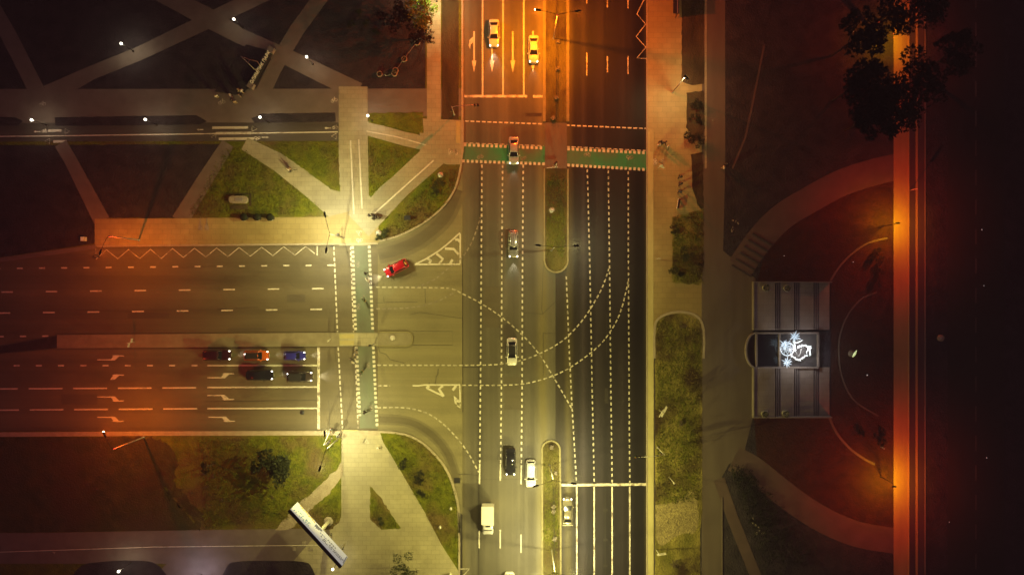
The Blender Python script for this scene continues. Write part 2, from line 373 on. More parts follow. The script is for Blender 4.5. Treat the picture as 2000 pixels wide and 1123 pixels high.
# --- south-west paths
zc[0] = .126
pathp([(-far, 1036), (60, 1040), (400, 1034), (640, 1031), (700, 1060), (700, 1100), (-far, 1097)], 'pave_dim', 'footpath with a thin white line at the bottom edge')
pathp([(330, 1096), (460, 1096), (530, 1180), (250, 1180)], 'pave_dim', 'footpath running off the bottom edge')
pathp([(667, 838), (742, 841), (748, 862), (782, 918), (830, 1000), (862, 1062), (898, 1118), (898, far), (490, far), (560, 1110), (626, 1034), (667, 1010)], 'pave', 'large pale pavement south of the crossing')
pathp(wob([(668, 900), (672, 925), (640, 968), (600, 1000), (566, 1034), (538, 1034), (580, 985), (628, 945), (655, 918)], 2.2, 6), 'dirt', 'trodden dirt path under the billboard')
pathp(wob([(604, 1000), (664, 957), (665, 1015), (650, 1032), (612, 1036)], 1.3, 5), 'lawn', 'small green lawn behind the billboard', 'lawn', 'lawn')
pathp(wob([(723, 948), (743, 970), (783, 1031), (745, 1033), (723, 1013)], 1.3, 5), 'lawn', 'narrow triangular lawn in the middle of the pavement', 'lawn', 'lawn')
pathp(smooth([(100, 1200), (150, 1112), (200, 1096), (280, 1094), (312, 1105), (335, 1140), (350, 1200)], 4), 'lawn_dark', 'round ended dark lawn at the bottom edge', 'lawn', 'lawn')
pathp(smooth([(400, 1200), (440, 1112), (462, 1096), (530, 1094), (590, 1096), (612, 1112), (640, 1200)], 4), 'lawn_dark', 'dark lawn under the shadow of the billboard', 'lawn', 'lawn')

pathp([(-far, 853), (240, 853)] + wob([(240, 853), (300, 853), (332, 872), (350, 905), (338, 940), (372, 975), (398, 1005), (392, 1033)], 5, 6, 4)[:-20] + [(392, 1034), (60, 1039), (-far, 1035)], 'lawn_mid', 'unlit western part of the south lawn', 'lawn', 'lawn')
# --- side-road island and avenue medians
def island(name, pts, label, mt='island', z=.15, kw=.22):
    o = struct(name, MB().prism(P2(pts), 0, z), M[mt], label, 'traffic island')
    return o
arc = [(793 + 12 * math.cos(a), 662 + 12.5 * math.sin(a)) for a in [R(-90 + 15 * i) for i in range(13)]]
island('traffic_island', [(112, 654), (663, 649.5), (663, 676), (112, 680)], 'long pale traffic island beside the queueing cars')
island('traffic_island', [(738, 649.5)] + arc + [(738, 674.5)], 'short pale traffic island with a rounded end')
struct('lawn', MB().prism(P2([(-500, 735), (0, 676), (112, 656), (112, 679), (0, 690), (-500, 760)]), 0, .13), M['lawn_dark'], 'tapering dark grass end of the traffic island', 'lawn')
struct('footpath', MB().flat(P2([(663, 650), (738, 650), (738, 675.5), (663, 675.5)]), .012), M['pave'], 'level crossing gap through the traffic island', 'path')
o = struct('tactile_paving', MB().flat(P2([(661, 652.5), (692, 652.5), (692, 661), (661, 661)]), .018).flat(P2([(661, 665), (692, 665), (692, 673.5), (661, 673.5)]), .018), M['tactile'], 'yellow tactile paving in the gap of the traffic island', 'paving')
capN = [(1086 + 21 * math.cos(a), 508 + 22 * math.sin(a)) for a in [R(15 * i) for i in range(13)]]
struct('median', MB().prism(P2([(1065, 330), (1107, 330)] + capN), 0, .13), M['median_grass'], 'grassy median strip north of the junction', 'median')
struct('median', MB().prism(P2([(1065, -far), (1107, -far), (1107, 240), (1065, 240)]), 0, .13), M['median_grass'], 'grassy median strip at the top of the avenue', 'median')
struct('median', MB().prism(P2([(1064.8, 240), (1107.2, 240), (1107.2, 330), (1064.8, 330)]), 0, .1), M['pave_brown'], 'paved gap in the median at the green crossing', 'median')
capS = [(1076 + 16 * math.cos(a), 878 - 16 * math.sin(a)) for a in [R(15 * i) for i in range(13)]]
struct('median', MB().prism(P2([(1060, 1700), (1060, 1000)] + capS[::-1] + [(1094, 1000), (1094, 1700)]), 0, .13), M['median_grass'], 'grassy median strip south of the junction', 'median')
kerb([(1063, 330)] + [(1086 + 23 * math.cos(a), 508 + 24 * math.sin(a)) for a in [R(180 - 15 * i) for i in range(13)]] + [(1109, 330)], .3, .175, 'kerb round the north median', 'kerb_dull')
kerb([(1063, -900), (1063, 238)], .5, .175, 'west kerb of the top median', 'kerb_dull'); kerb([(1109, -900), (1109, 238)], .5, .175, 'east kerb of the top median', 'kerb_dull')
kerb([(1059, 1700), (1059, 1000)] + [(1076 + 17.5 * math.cos(a), 878 - 17.5 * math.sin(a)) for a in [R(180 - 15 * i) for i in range(13)]] + [(1095, 1000), (1095, 1700)], .3, .175, 'kerb round the south median', 'kerb_dull')
kerb([(738, 648.8)] + [(793 + 13.2 * math.cos(a), 662 + 13.7 * math.sin(a)) for a in [R(-90 + 15 * i) for i in range(13)]] + [(738, 675.4)], .16, .17, 'kerb round the short traffic island', 'kerb_dull')

# --- east side
zc[0] = .126
pathp([(1264.5, -far), (1376, -far), (1376, 330), (1372, 660), (1277, 660), (1277, far), (1264.5, far)], 'pave_tan', 'wide pavement along the east edge of the avenue')
pathp([(1376, -far), (1416, -far), (1416, 320), (1412, 490), (1430, 505), (1476, 545), (1470, 560), (1470, 815), (1450, 895), (1424, 905), (1410, 930), (1410, far), (1370, far), (1370, 600)], 'pave_brown', 'brown paved promenade leading to the terraces')
pathp([(1376, -far), (1380, -far), (1380, 330), (1376, 330)], 'pave', 'thin pale edge of the brown promenade')
def soil(pts, label, mt='soil', amp=1.2, seed=3):
    return pathp(wob(pts, amp, 8, seed), mt, label, 'verge', 'verge')
soil([(1331, -400), (1375, -400), (1375, 165), (1350, 168), (1331, 160)], 'bare soil bed at the top beside the east pavement', amp=.8)
soil([(1341, 182), (1374, 178), (1376, 252), (1368, 272), (1350, 268), (1340, 250)], 'dark soil bed by the east pavement lamp')
soil([(1349, 302), (1372, 298), (1374, 420), (1362, 400), (1352, 370)], 'narrow dark soil bed by the east promenade')
soil([(1313, 424), (1340, 418), (1373, 408), (1374, 520), (1368, 556), (1312, 553)], 'patchy grass bed where the pavement ends', 'verge', 1.6)
soil(smooth([(1279, 1000), (1279, 700), (1281, 642), (1290, 620), (1325, 613), (1356, 622), (1370, 645), (1371, 800), (1371, 1000)], 5), 'long grassy verge with signs beside the avenue', 'verge', .8)
soil([(1279, 1001), (1371, 1001), (1367, 1030), (1368, 1700), (1279, 1700)], 'grassy verge with signs at the bottom edge', 'verge', .8)
soil(smooth([(1281, 985), (1320, 978), (1352, 958), (1362, 990), (1358, 1036), (1325, 1044), (1296, 1062), (1280, 1050), (1281, 985)], 4), 'patch of pale gravel in the verge', 'gravel', 2)
kerb([(1270.5, 258), (1270.5, 1700)], .95, .14, 'broad yellowish kerb strip along the avenue', 'kerb_yellow')
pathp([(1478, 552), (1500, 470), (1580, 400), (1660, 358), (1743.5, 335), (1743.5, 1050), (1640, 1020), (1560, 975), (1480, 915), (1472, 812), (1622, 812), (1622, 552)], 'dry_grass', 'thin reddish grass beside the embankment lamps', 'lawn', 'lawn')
kerb(smooth([(1278, 700), (1278, 648), (1286, 622), (1322, 609), (1360, 617), (1374, 645), (1374, 700)]), .4, .165, 'pale kerb round the upper end of the long verge', 'kerb', .1)
arcU = smooth([(1446, 522), (1482, 470), (1527, 424), (1582, 390), (1642, 358), (1702, 338), (1752, 326)])
arcL = smooth([(1432, 895), (1470, 915), (1520, 955), (1570, 992), (1622, 1022), (1680, 1044), (1752, 1056)])
pathb(arcU, [52] * len(arcU), 'path_dark', 'curved path north of the oval garden')
pathb(arcL, [50] * len(arcL), 'path_dark', 'curved path south of the oval garden')
pathb([(1404, 935), (1430, 1010), (1490, 1160)], 22, 'path_dark', 'slanting path south of the terraces')
pathb([(1492, 90), (1470, 200), (1455, 270), (1430, 330)], 4, 'path_dark', 'thin trodden track across the dark east lawn')
pathp([(1744.5, -far), (1773, -far), (1773, far), (1744.5, far)], 'brick', 'straight embankment path lit orange by two lamps')
zr = nz()
struct('road', MB().flat(P2([(1774.5, -far), (1805, -far), (1805, far), (1774.5, far)]), zr), M['asph_far'], 'narrow dark lane beside the embankment path', 'road')
kerb([(1773.6, -900), (1773.6, 2000)], .16, .3, 'thin kerb between embankment path and dark lane', 'brick', .1)
kerb([(1789.5, -900), (1789.5, 2000)], .34, .22, 'kerb in the middle of the dark lane', 'brick', .1)
kerb([(1806, -900), (1806, 2000)], .22, .22, 'far kerb of the dark lane', 'pave_dim', .1)
zr = nz()
farroad = struct('road', MB().flat(P2([(1850, -far), (1960, -far), (1960, far), (1850, far)]), zr), M['ground'], 'unlit road at the east edge with a dashed line', 'road')
MB().dash(P2([(1905, -300), (1905, 1400)]), .2, 2.6, 2.4, zr + .003).build('lane_line', M['pave_brown'], farroad)
kerb(smooth([(1621, 548), (1639, 521), (1664, 495), (1695, 475), (1733, 465)]), .32, .19, 'thin curved kerb north of the oval garden', 'pave_brown', .1)
kerb(smooth([(1619, 815), (1634, 846), (1660, 876), (1688, 896), (1708, 906)]), .4, .19, 'thin curved kerb south of the oval garden', 'pave_brown', .1)
kerb(smooth([(1712, 571), (1682, 584), (1656, 614), (1640, 655), (1638, 700), (1646, 742), (1668, 782), (1715, 812)]), .25, .17, 'kerb ring of the oval garden', 'pave_brown', .1)
kerb([(1410, 970), (1410, 1300)], .2, .2, 'thin edging of the triangular bed south of the promenade', 'pave_brown', .1)
for i in range(6):
    t = i / 5; c = (1446 + 40 * t, 528 - 62 * t)
    struct('path_step', MB().band(P2([(c[0] - 17, c[1] - 10), (c[0] + 21, c[1] + 12)]), .28, .175 + .015 * i, .1), M['stone_dark'],
           ['lowest', 'second', 'third', 'fourth', 'fifth', 'topmost'][i] + ' step across the curved path by the terraces', 'step')
# ------------------------------------------------------------------ road markings (children of their road)
ZM = .008
M['paint_guide'] = paintmat('guide_paint', (.52, .47, .34), (.14, .115, .075), .56)
def line(pts, w=.26, parent=None, mt='paint', name='lane_line', z=ZM):
    return MB().band(P2(pts), w, z).build(name, M[mt], parent)
def dashes(pts, d, gap, w=.26, parent=None, mt='paint', name='lane_line', z=ZM, start=0.0):
    return MB().dash(P2(pts), w, d / PX, gap / PX, z, start).build(name, M[mt], parent)
# southbound carriageway
for x in (942.5, 982.5, 1023): line([(x, -400), (x, 186)], .27, west)
line([(907, 188.5), (1030, 188.5)], .42, west, 'paint_worn', 'stop_line'); line([(1041, 188.8), (1062, 188.8)], .42, west, 'paint_worn', 'stop_line')
dashes([(908, 237), (1058, 242.5)], 7.6, 3.4, .24, west, 'paint', 'crossing_line')
dashes([(905, 279.5), (1062, 285)], 8, 4, .12, west, 'paint_worn', 'crossing_line')
def band_poly(a, b, c, d): return P2([a, b, c, d])
MB().flat(band_poly((902.6, 281), (1064, 286), (1064, 320), (902.6, 315)), .004).build('cycle_lane', M['green'], west)
dashes([(906, 283.5), (1062, 289.5)], 5.0, 3.7, .48, west, 'paint', 'crossing_squares')
dashes([(902.6, 314.8), (1064, 320.5)], 5.0, 3.7, .48, west, 'paint', 'crossing_squares')
for pts, sol, nxt in (([(941.3, 322), (940, 520), (938.3, 760), (937, 905)], 945, (936, 1036, 1070)), ([(981.8, 322), (980, 520), (979.3, 760), (977.8, 905)], 938, (977, 1034, 1070)),
                      ([(1022, 322), (1020.5, 520), (1019.6, 760), (1018.2, 908)], 945, (1017.5, 1043, 1079))):
    dashes(pts, 6, 6, .26, west)
    line([pts[-1], (pts[-1][0] - .5, sol)], .26, west)
    line([(nxt[0], nxt[1]), (nxt[0], nxt[2])], .22, west); line([(nxt[0] - .5, nxt[1] + 95), (nxt[0] - .5, nxt[2] + 95)], .22, west)
def arrow_straight(x, y0, y1, parent, mt='paint'):
    m = MB(); k = 1.6
    m.flat(P2([(x - k, y0), (x + k, y0), (x + k, y1 - 23), (x - k, y1 - 23)]), ZM).flat(P2([(x - 4.6, y1 - 23), (x + 4.6, y1 - 23), (x, y1)]), ZM)
    return m
m = arrow_straight(926, 62, 142, west); m.flat(P2([(924.2, 72), (924.2, 83), (919, 88), (918.5, 97), (915.5, 90), (917, 79)]), ZM).build('direction_arrow', M['paint'], west)
for x, y0 in ((961, 82), (1001.5, 62), (1041, 61)): arrow_straight(x, y0, 142, west).build('direction_arrow', M['paint'], west)
line([(896, 990), (896.5, 1200)], .2, west, 'paint', 'edge_line') if False else None
m = MB().band(P2([(899, 1110.5), (917, 1110), (905, 1123), (917, 1140), (905, 1155)]), .14, ZM); m.build('zigzag_line', M['paint_worn'], west)
# northbound carriageway
for x, segs in ((1146, ((-60, 8), (103, 148))), (1186.3, ((-60, 15), (110, 142))), (1226.5, ((-60, 17), (110, 145)))):
    m = MB()
    for a, b in segs: m.band(P2([(x, a), (x, b)]), .2, ZM)
    m.build('lane_line', M['paint_worn'], east)
line([(1258, -20), (1262, -8), (1244, 28), (1261, 48), (1242.5, 72), (1261.5, 93), (1244, 114), (1262, 115)], .15, east, 'paint_worn', 'zigzag_line')
dashes([(1105, 245), (1261, 251.5)], 7.6, 3.4, .24, east, 'paint', 'crossing_line')
dashes([(1105, 286.5), (1261, 294.5)], 8, 3.6, .16, east, 'paint_worn', 'crossing_line')
MB().flat(P2([(1107.5, 289), (1262, 296.5), (1262, 332), (1107.5, 324)]), .004).build('cycle_lane', M['green'], east)
dashes([(1108, 291.3), (1262, 299)], 5.0, 3.6, .48, east, 'paint', 'crossing_squares')
dashes([(1108, 322.8), (1262, 331.5)], 5.0, 3.6, .48, east, 'paint', 'crossing_squares')
NB = ([(1147, 331), (1152, 520), (1156.5, 760), (1160.5, 942)], [(1188, 333), (1190.5, 520), (1193, 760), (1195.5, 942)], [(1227, 335), (1227.3, 520), (1228.7, 760), (1230, 942)])
for p in NB: dashes(p, 6, 5.6, .24, east, 'paint_guide')
dashes([(1106, 540), (1112, 690), (1117, 790), (1126, 942)], 6, 5.2, .24, east, 'paint_guide')
line([(1095.5, 947), (1261.5, 945.5)], .44, east, 'paint_worn', 'stop_line')
for x in (1126.5, 1160.5, 1195.5, 1230): line([(x, 950), (x + .3, 1500)], .24, east, 'paint_worn')
# turning guides over the junction (painted on the avenue)
def guide(pts, mt='paint_guide', w=.22, parent=west, d=7, gp=4.4): return dashes(smooth(pts, 5), d, gp, w, parent, mt, 'guide_line', .012)
guide([(735, 561), (800, 561.5), (868, 562.5), (885, 565), (903, 573.5), (940, 593), (982, 621), (1022, 656), (1055, 694), (1082, 738), (1102, 772), (1118, 800)])
guide([(735, 603), (800, 601), (850, 590), (888, 571)], 'paint_faint'); guide([(812, 562), (850, 545), (878, 522), (905, 500), (925, 465), (938, 425)], 'paint_faint')
guide([(737, 713), (930, 713), (985, 710), (1022, 702.5), (1055, 690), (1095, 668), (1125, 640), (1150, 608), (1176, 562), (1189, 525)])
guide([(738, 753), (762, 753)], 'paint_worn'); guide([(903, 752), (980, 752), (1022, 749.5), (1062, 740), (1102, 724), (1142, 698), (1180, 664), (1210, 614), (1228, 545)])
guide([(737, 796), (790, 796), (830, 805), (860, 823), (890, 852), (915, 885), (935, 922)], parent=side)
# side road
def row(x0, x1, y0, y1, d, gap, w, name='lane_line', mt='paint'):
    return dashes([(x0, y0), (x1, y1)], d, gap, w, side, mt, name)
row(-54, 640, 525.2, 518, 11.5, 31.9, .24); row(-84, 635, 571.5, 563.5, 22.5, 64.2, .24); row(-90, 630, 612.5, 604, 23, 64, .24)
line([(639, 518), (653, 518)], .24, side)
row(-48, 96, 657.8, 656.2, 12, 31.5, .24); row(-60, 392, 714, 713.7, 11.5, 31.9, .24); row(-118, 388, 760, 757, 66, 21, .24); row(-116, 390, 801.5, 797.8, 66, 21, .24)
for y0, y1 in ((713.7, 713.6), (756.5, 755.5), (797.6, 797)): line([(405, y0), (620, y1)], .26, side)
line([(622.3, 677), (622.3, 838)], .46, side, 'paint_worn', 'stop_line')
dashes([(652, 481), (659, 648)], 7, 4, .24, side, 'paint', 'crossing_line'); dashes([(660.5, 678), (669, 836)], 7, 4, .24, side, 'paint', 'crossing_line')
dashes([(684.5, 481), (690.5, 648)], 7, 4, .2, side, 'paint_worn', 'crossing_line'); dashes([(693, 678), (699.5, 836)], 7, 4, .2, side, 'paint_worn', 'crossing_line')
MB().flat(P2([(690, 480), (724, 480), (730, 650), (695, 650)]), .004).flat(P2([(697, 676), (731, 676), (738, 836), (703, 836)]), .004).build('cycle_lane', M['green_old'], side)
for a, b in (((688.5, 481), (694.8, 648)), ((721, 480), (728, 646)), ((696.5, 677), (702.5, 812)), ((729, 677), (736.5, 832))):
    dashes([a, b], 5.2, 3.6, .46, side, 'paint', 'crossing_squares')
def turn_arrow(x, y, up, stem=True, head=True, parent=side):
    k = -1 if up else 1; m = MB()
    if stem: m.flat(P2([(x, y - .9), (x + 27, y - 1.1), (x + 27, y + 1.1), (x, y + .9)]), ZM)
    m.flat(P2([(x + 25, y - 1.2 * k), (x + 34, y - 1.2 * k), (x + 43, y + 7 * k), (x + 33, y + 9 * k)]), ZM + .002)
    m.flat(P2([(x + 28, y + 7.4 * k), (x + 53, y + 6.6 * k), (x + 51, y + 8.6 * k), (x + 33, y + 9.2 * k)]), ZM + .004)
    return m.build('direction_arrow', M['paint'], parent)
turn_arrow(190, 702.5, True); turn_arrow(190, 740, True, stem=False); turn_arrow(190, 775, False); turn_arrow(190, 814.5, False)
turn_arrow(405, 737.5, True); turn_arrow(405, 772, False); turn_arrow(407, 814.5, False)
zz = [(187, 486), (188, 506)] + [(p[0], p[1]) for p in ((208, 488), (230, 505.5), (251, 487.5), (273, 505), (294, 487), (315, 505), (337, 485.5), (358, 503), (380, 485), (402, 502), (423, 484.5), (445, 501.5), (467, 483.5), (489, 500.5), (511, 483), (533, 499.5), (554, 482), (576, 498.5), (597, 481.5), (615, 495.5))]
line(zz, .13, side, 'paint_worn', 'zigzag_line'); line([(619.5, 481), (619.5, 499)], .15, side, 'paint', 'edge_line')
# painted triangular islands
m = MB(); q = .26
m.band(P2([(810, 516.5), (899, 516)]), q, ZM).band(P2(smooth([(812, 515.5), (835, 504), (865, 484), (898.5, 455)], 5)), q, ZM + .002).band(P2([(898.8, 457), (898.8, 515)]), q, ZM + .001)
for ch in ([(835, 505), (841.5, 509), (838, 515)], [(852.5, 495.5), (865, 506), (858, 515)], [(869, 485.5), (886, 486.5), (896, 497)], [(889, 469), (894, 467.8), (898, 472)], [(884, 507), (879, 515)]):
    m.band(P2(ch), .42, ZM + .003)
m.build('painted_island', M['paint'], side)
m = MB(); m.band(P2([(806, 753), (817, 753.2), (830, 751.5), (899, 751.5)]), q, ZM).band(P2([(898, 752), (898.8, 785)]), q, ZM + .001)
m.band(P2([(838, 753), (834, 757.5), (836, 759)]), .5, ZM + .003).band(P2([(835, 758.5), (866, 773.5)]), .3, ZM + .002).band(P2([(865, 753), (857.5, 759.5), (866.5, 774)]), .45, ZM + .004)
m.band(P2([(891, 753), (884, 762)]), .45, ZM + .003); m.flat(P2([(886, 772.5), (898, 782), (897.5, 787), (892, 784.5), (892, 790), (888, 787)]), ZM + .004)
m.band(P2([(893, 791.5), (898.5, 796), (899, 789)]), .2, ZM + .003)
m.build('painted_island', M['paint'], side)
# cycle road and footpath markings
ZP = .168
def pline(pts, w, parent, z=None, mt='paint', name='path_line'): return MB().band(P2(pts), w, z or ZP).build(name, M[mt], parent)
zq = zcy + .004
pline([(-400, 272), (0, 267.3), (120, 266), (660, 258.5)], .2, cyc, zq, name='centre_line')
for i, (a, b, y) in enumerate(((415, 485, 250.3), (422, 491, 261.2), (428, 497, 272))):
    pline([(a, y), (b, y - .6)], .42, cyc, zq + .003, name='crossing_bar')
for a, b, y in ((95, 121, 256), (105, 131, 277)): pline([(a, y), (b, y - .3)], .42, cyc, zq + .003, name='crossing_bar')
def tri(m, x, y, s, a, z, w=.11):
    pts = [(x + s * math.cos(R(a + k)), y - s * math.sin(R(a + k))) for k in (0, 120, 240, 360)]
    pts.append(pts[1]); m.band(P2(pts), w, z)
def bike(m, x, y, s, a, z, w=.09):
    """painted bicycle: two wheels, frame and handlebar; s = wheel radius in photo pixels, a = heading in degrees"""
    ca, sa = math.cos(R(a)), math.sin(R(a))
    T = lambda u, v: (x + (u * ca - v * sa) * s, y - (u * sa + v * ca) * s)
    for cx in (-1.3, 1.3): m.band(P2([T(cx + math.cos(R(k)), math.sin(R(k))) for k in range(0, 361, 30)]), w, z)
    m.band(P2([T(-1.3, 0), T(-.5, 1.5), T(.9, 1.5), T(0, 0), T(-1.3, 0)]), w, z + .001).band(P2([T(1.3, 0), T(.8, 2.1), T(1.3, 2.3)]), w, z + .002)
m = MB(); tri(m, 496, 252.5, 6.5, 0, zq); tri(m, 654, 267, 6.5, 180, zq); tri(m, 419, 268.5, 6.2, 180, zq); tri(m, 131, 257, 6, 0, zq); tri(m, 95, 276, 6, 180, zq)
m.build('warning_triangles', M['paint_worn'], cyc)
m = MB(); bike(m, 655, 250, 2.4, 0, zq); bike(m, 503, 270, 2.4, 180, zq); bike(m, 88, 257, 2.2, 0, zq); m.build('bicycle_symbols', M['paint_worn'], cyc)
m = MB()
for x, y, d in ((642, 251, -1), (517, 269, 1), (75, 258, -1), (393, 254, -1)):
    m.band(P2([(x - 5 * d, y), (x + 4 * d, y)]), .16, zq).flat(P2([(x + 4 * d, y - 2.4), (x + 4 * d, y + 2.4), (x + 8 * d, y)]), zq)
m.build('small_arrows', M['paint_worn'], cyc)
lines = tag(MB().band(P2([(685, 275), (691.5, 418)]), .24, ZP).band(P2([(701, 273), (707.5, 408)]), .24, ZP).build('path_line', M['paint']), 'pair of white lines down the broad straight footpath', 'path marking', None, 'structure')
tag(MB().band(P2([(716, 257), (775, 268), (832, 284)]), .2, ZP).build('path_line', M['paint']), 'white line on the short footpath to the avenue crossing', 'path marking', None, 'structure')
tag(MB().band(P2([(847, 314), (731, 418)]), .24, ZP).build('path_line', M['paint']), 'white line on the wide diagonal footpath', 'path marking', None, 'structure')
tag(MB().band(P2([(-300, 1083), (0, 1077), (300, 1067), (621, 1063.5)]), .15, ZP).build('path_line', M['paint']), 'thin white line on the footpath at the bottom edge', 'path marking', None, 'structure')
def sym(fn, label, mt='paint_worn'):
    m = MB(); fn(m); tag(m.build('path_symbol', M[mt]), label, 'path marking', None, 'structure')
def warn(x, y, a, s=6.2):
    def f(m):
        tri(m, x, y, s, a, ZP); m.band(P2([(x - 1.5, y + 2.2), (x + .8, y), (x - .8, y), (x + 1.5, y - 2.4)]), .1, ZP + .003)
    return f
def both(*fs):
    def f(m):
        for q in fs: q(m)
    return f
bk = lambda x, y, s, a: (lambda m: bike(m, x, y, s, a, ZP))
sym(both(warn(702, 455, 270), bk(702.5, 469, 2.6, 180)), 'white warning triangle and bicycle at the north end of the side road crossing')
sym(both(warn(715, 861, 90), bk(715, 846.5, 2.6, 0)), 'white warning triangle and bicycle at the south end of the side road crossing')
sym(both(warn(880, 297, 0), bk(891.5, 297, 2.4, 90)), 'white warning triangle and bicycle west of the green crossing')
sym(both(warn(1293, 316, 180, 7), bk(1279, 317, 2.6, 270)), 'white warning triangle and bicycle east of the green crossing')
sym(bk(653, 197, 2.8, 20), 'white bicycle symbol on the promenade near the plaza'); sym(bk(84, 205, 2.8, 15), 'white bicycle symbol on the promenade at the west')
sym(bk(434, 201, 2.8, 15), 'white bicycle symbol on the promenade beside the park sign')
sym(lambda m: m.band(P2([(104, 1077), (109, 1077.5), (106, 1080.5)]), .12, ZP), 'tiny white tick on the footpath at the bottom edge')
for x, w in ((392, 0), (404.5, 1)):
    sym(lambda m: m.flat(P2([(x - 1, 426), (x + 1, 426), (x + 1.6, 436), (x + 4, 443), (x + 4, 450), (x - 4, 450), (x - 4, 443), (x - 1.6, 436)]), ZP), ['western', 'eastern'][w] + ' of two pale bottle shaped marks on the pavement', 'paint_faint')
for x, y, w, t in ((594, 1059, 8, 'square at the end of the thin white line'), (575, 1071, 7, 'square west of the billboard shadow'), (608, 1071, 8, 'square beside the billboard post')):
    sym(lambda m: m.flat(P2([(x - w / 2, y - 4), (x + w / 2, y - 4), (x + w / 2, y + 4), (x - w / 2, y + 4)]), ZP), 'faint painted ' + t, 'paint_faint')
tag(MB().flat(P2([(651.5, 466.5), (686, 466.5), (686, 474.5), (651.5, 474.5)]), ZP).build('tactile_paving', M['tactile']), 'yellow tactile paving at the north kerb of the crossing', 'paving', None, 'structure')
tag(MB().flat(P2([(668, 839), (700, 839), (700, 848.5), (668, 848.5)]), ZP).build('tactile_paving', M['tactile']), 'yellow tactile paving at the south kerb of the crossing', 'paving', None, 'structure')
tag(MB().flat(P2([(891, 238), (899, 238), (899, 280), (891, 280)]), ZP).build('tactile_paving', M['tactile']), 'yellow tactile paving west of the avenue crossing', 'paving', None, 'structure')
tag(MB().flat(P2([(1269, 254), (1277, 254), (1277, 297), (1269, 297)]), ZP).build('tactile_paving', M['tactile']), 'yellow tactile paving east of the avenue crossing', 'paving', None, 'structure')
for par, lst in ((west, ((938, 307, 2.6, 10), (1022, 309, 2.6, 190))), (east, ((1147, 303, 2.8, 0), (1230, 307, 2.8, 180)))):
    for x, y, s, a in lst:
        m = MB(); bike(m, x, y, s, a, .009); m.build('bicycle_symbol', M['paint_faint'], par)
for x, y, a in ((699, 516, 90), (700.5, 599, 90), (720.5, 714, 90), (726, 796, 90)):
    m = MB(); bike(m, x, y, 2.4, a, .009); m.build('bicycle_symbol', M['paint_faint'], side)
# tar-sealed cracks and patch joints
def tar(pts, w=.09, parent=side, z=.0025): return MB().band(P2(pts), w, z).build('tar_seam', M['tar'], parent)
tar([(903.5, 500), (903.5, 620), (904, 805)], .12, west); tar([(937, 330), (937, 480)], .1, west); tar([(936, 700), (935, 950), (934, 1123)], .12, west)
tar([(806, 647), (884, 647), (884, 674), (806, 674)], .07); tar([(800, 615), (820, 610), (903, 622)], .06); tar([(734, 592), (760, 590), (815, 590)], .06); tar([(749, 579), (750, 590)], .06)
tar([(830, 564), (831, 592)], .07); tar([(856, 720), (855, 731), (852, 735), (851, 745), (849, 750)], .1); tar([(838, 746), (839, 752)], .1); tar([(738, 674), (742, 688), (754, 692), (762, 702), (790, 709)], .08)
tar([(653, 622), (655, 700)], .06); tar([(425, 599), (426, 604), (504, 600)], .06); tar([(425, 604), (458, 605)], .06); tar([(602, 557), (604, 561)], .06); tar([(340, 524), (422, 520)], .06); tar([(80, 604), (140, 604), (250, 609), (333, 613)], .05)
tar([(400, 784), (620, 781)], .08); tar([(642, 782), (644, 830)], .06); tar([(566, 551), (575, 560)], .06)
tar([(1061, 520), (1058, 605), (1060, 612)], .08, west); tar([(1023, 611), (1060, 613), (1084, 590)], .08, west); tar([(1061, 652), (1061, 735)], .08, west); tar([(1061, 651), (1084, 651)], .07, west)
tar([(903, 717), (935, 717)], .1, west); tar([(907, 925), (935, 928)], .1, west); tar([(895, 926), (908, 925)], .1); tar([(938, 935), (1050, 936)], .06, west)
tar([(1184.5, 612), (1184.5, 700)], .15, east); tar([(1105, 376), (1186, 376)], .08, east); tar([(1117, 730), (1132, 731)], .07, east); tar([(1182, 948), (1182, 1123)], .12, east); tar([(1228, 940), (1226, 1100)], .12, east)
for y in (995, 1053, 1104): MB().flat(P2([(1178, y - 2), (1187, y - 2), (1187, y + 3), (1178, y + 3)]), .003).build('drain_cover', M['tar'], east)
MB().flat(P2([(1181, 758), (1187, 758), (1187, 788), (1181, 788)]), .003).build('tar_patch', M['tar'], east)
MB().flat(P2([(1026, 221), (1058, 221), (1058, 228), (1026, 228)]), .003).build('tar_patch', M['tar'], west)
# ------------------------------------------------------------------ object materials
M['steel'] = pmat('galvanised_steel', (.46, .44, .40), (.36, .34, .31), 3, .45, .6)
M['steel_dark'] = pmat('dark_painted_steel', (.020, .019, .018), (.030, .028, .026), 3, .5, .2)
M['steel_pale'] = pmat('pale_painted_steel', (.62, .58, .48), (.5, .46, .38), 3, .5)
M['black'] = pmat('black_plastic', (.012, .012, .013), (.02, .02, .02), 5, .5)
M['rubber'] = pmat('tyre_rubber', (.014, .014, .014), (.022, .022, .022), 9, .85)
M['alloy'] = pmat('alloy_rim', (.5, .5, .5), (.35, .35, .35), 6, .3, .8)
M['glass'] = pmat('car_glass', (.006, .007, .009), (.010, .011, .013), 2, .06, spec=.7)
M['chrome'] = pmat('chrome_trim', (.7, .7, .7), (.6, .6, .6), 4, .15, .9)
M['plate'] = pmat('number_plate', (.7, .68, .6), (.6, .58, .5), 6, .5)
M['wood'] = pmat('bench_wood', (.22, .12, .05), (.15, .08, .035), 3, .7, stretch=(1, 8, 1))
M['concrete'] = pmat('concrete', (.32, .28, .2), (.24, .2, .14), 2, .85, bump=.2)
M['bark'] = pmat('bark', (.06, .04, .025), (.035, .024, .016), 4, .9, bump=.6)
M['leaf_dark'] = pmat('dark_leaves', (.007, .010, .003), (.018, .020, .006), .9, .75, spec=.15)
M['leaf_bush'] = pmat('bush_leaves', (.020, .028, .010), (.045, .050, .014), 1.2, .75, spec=.15)
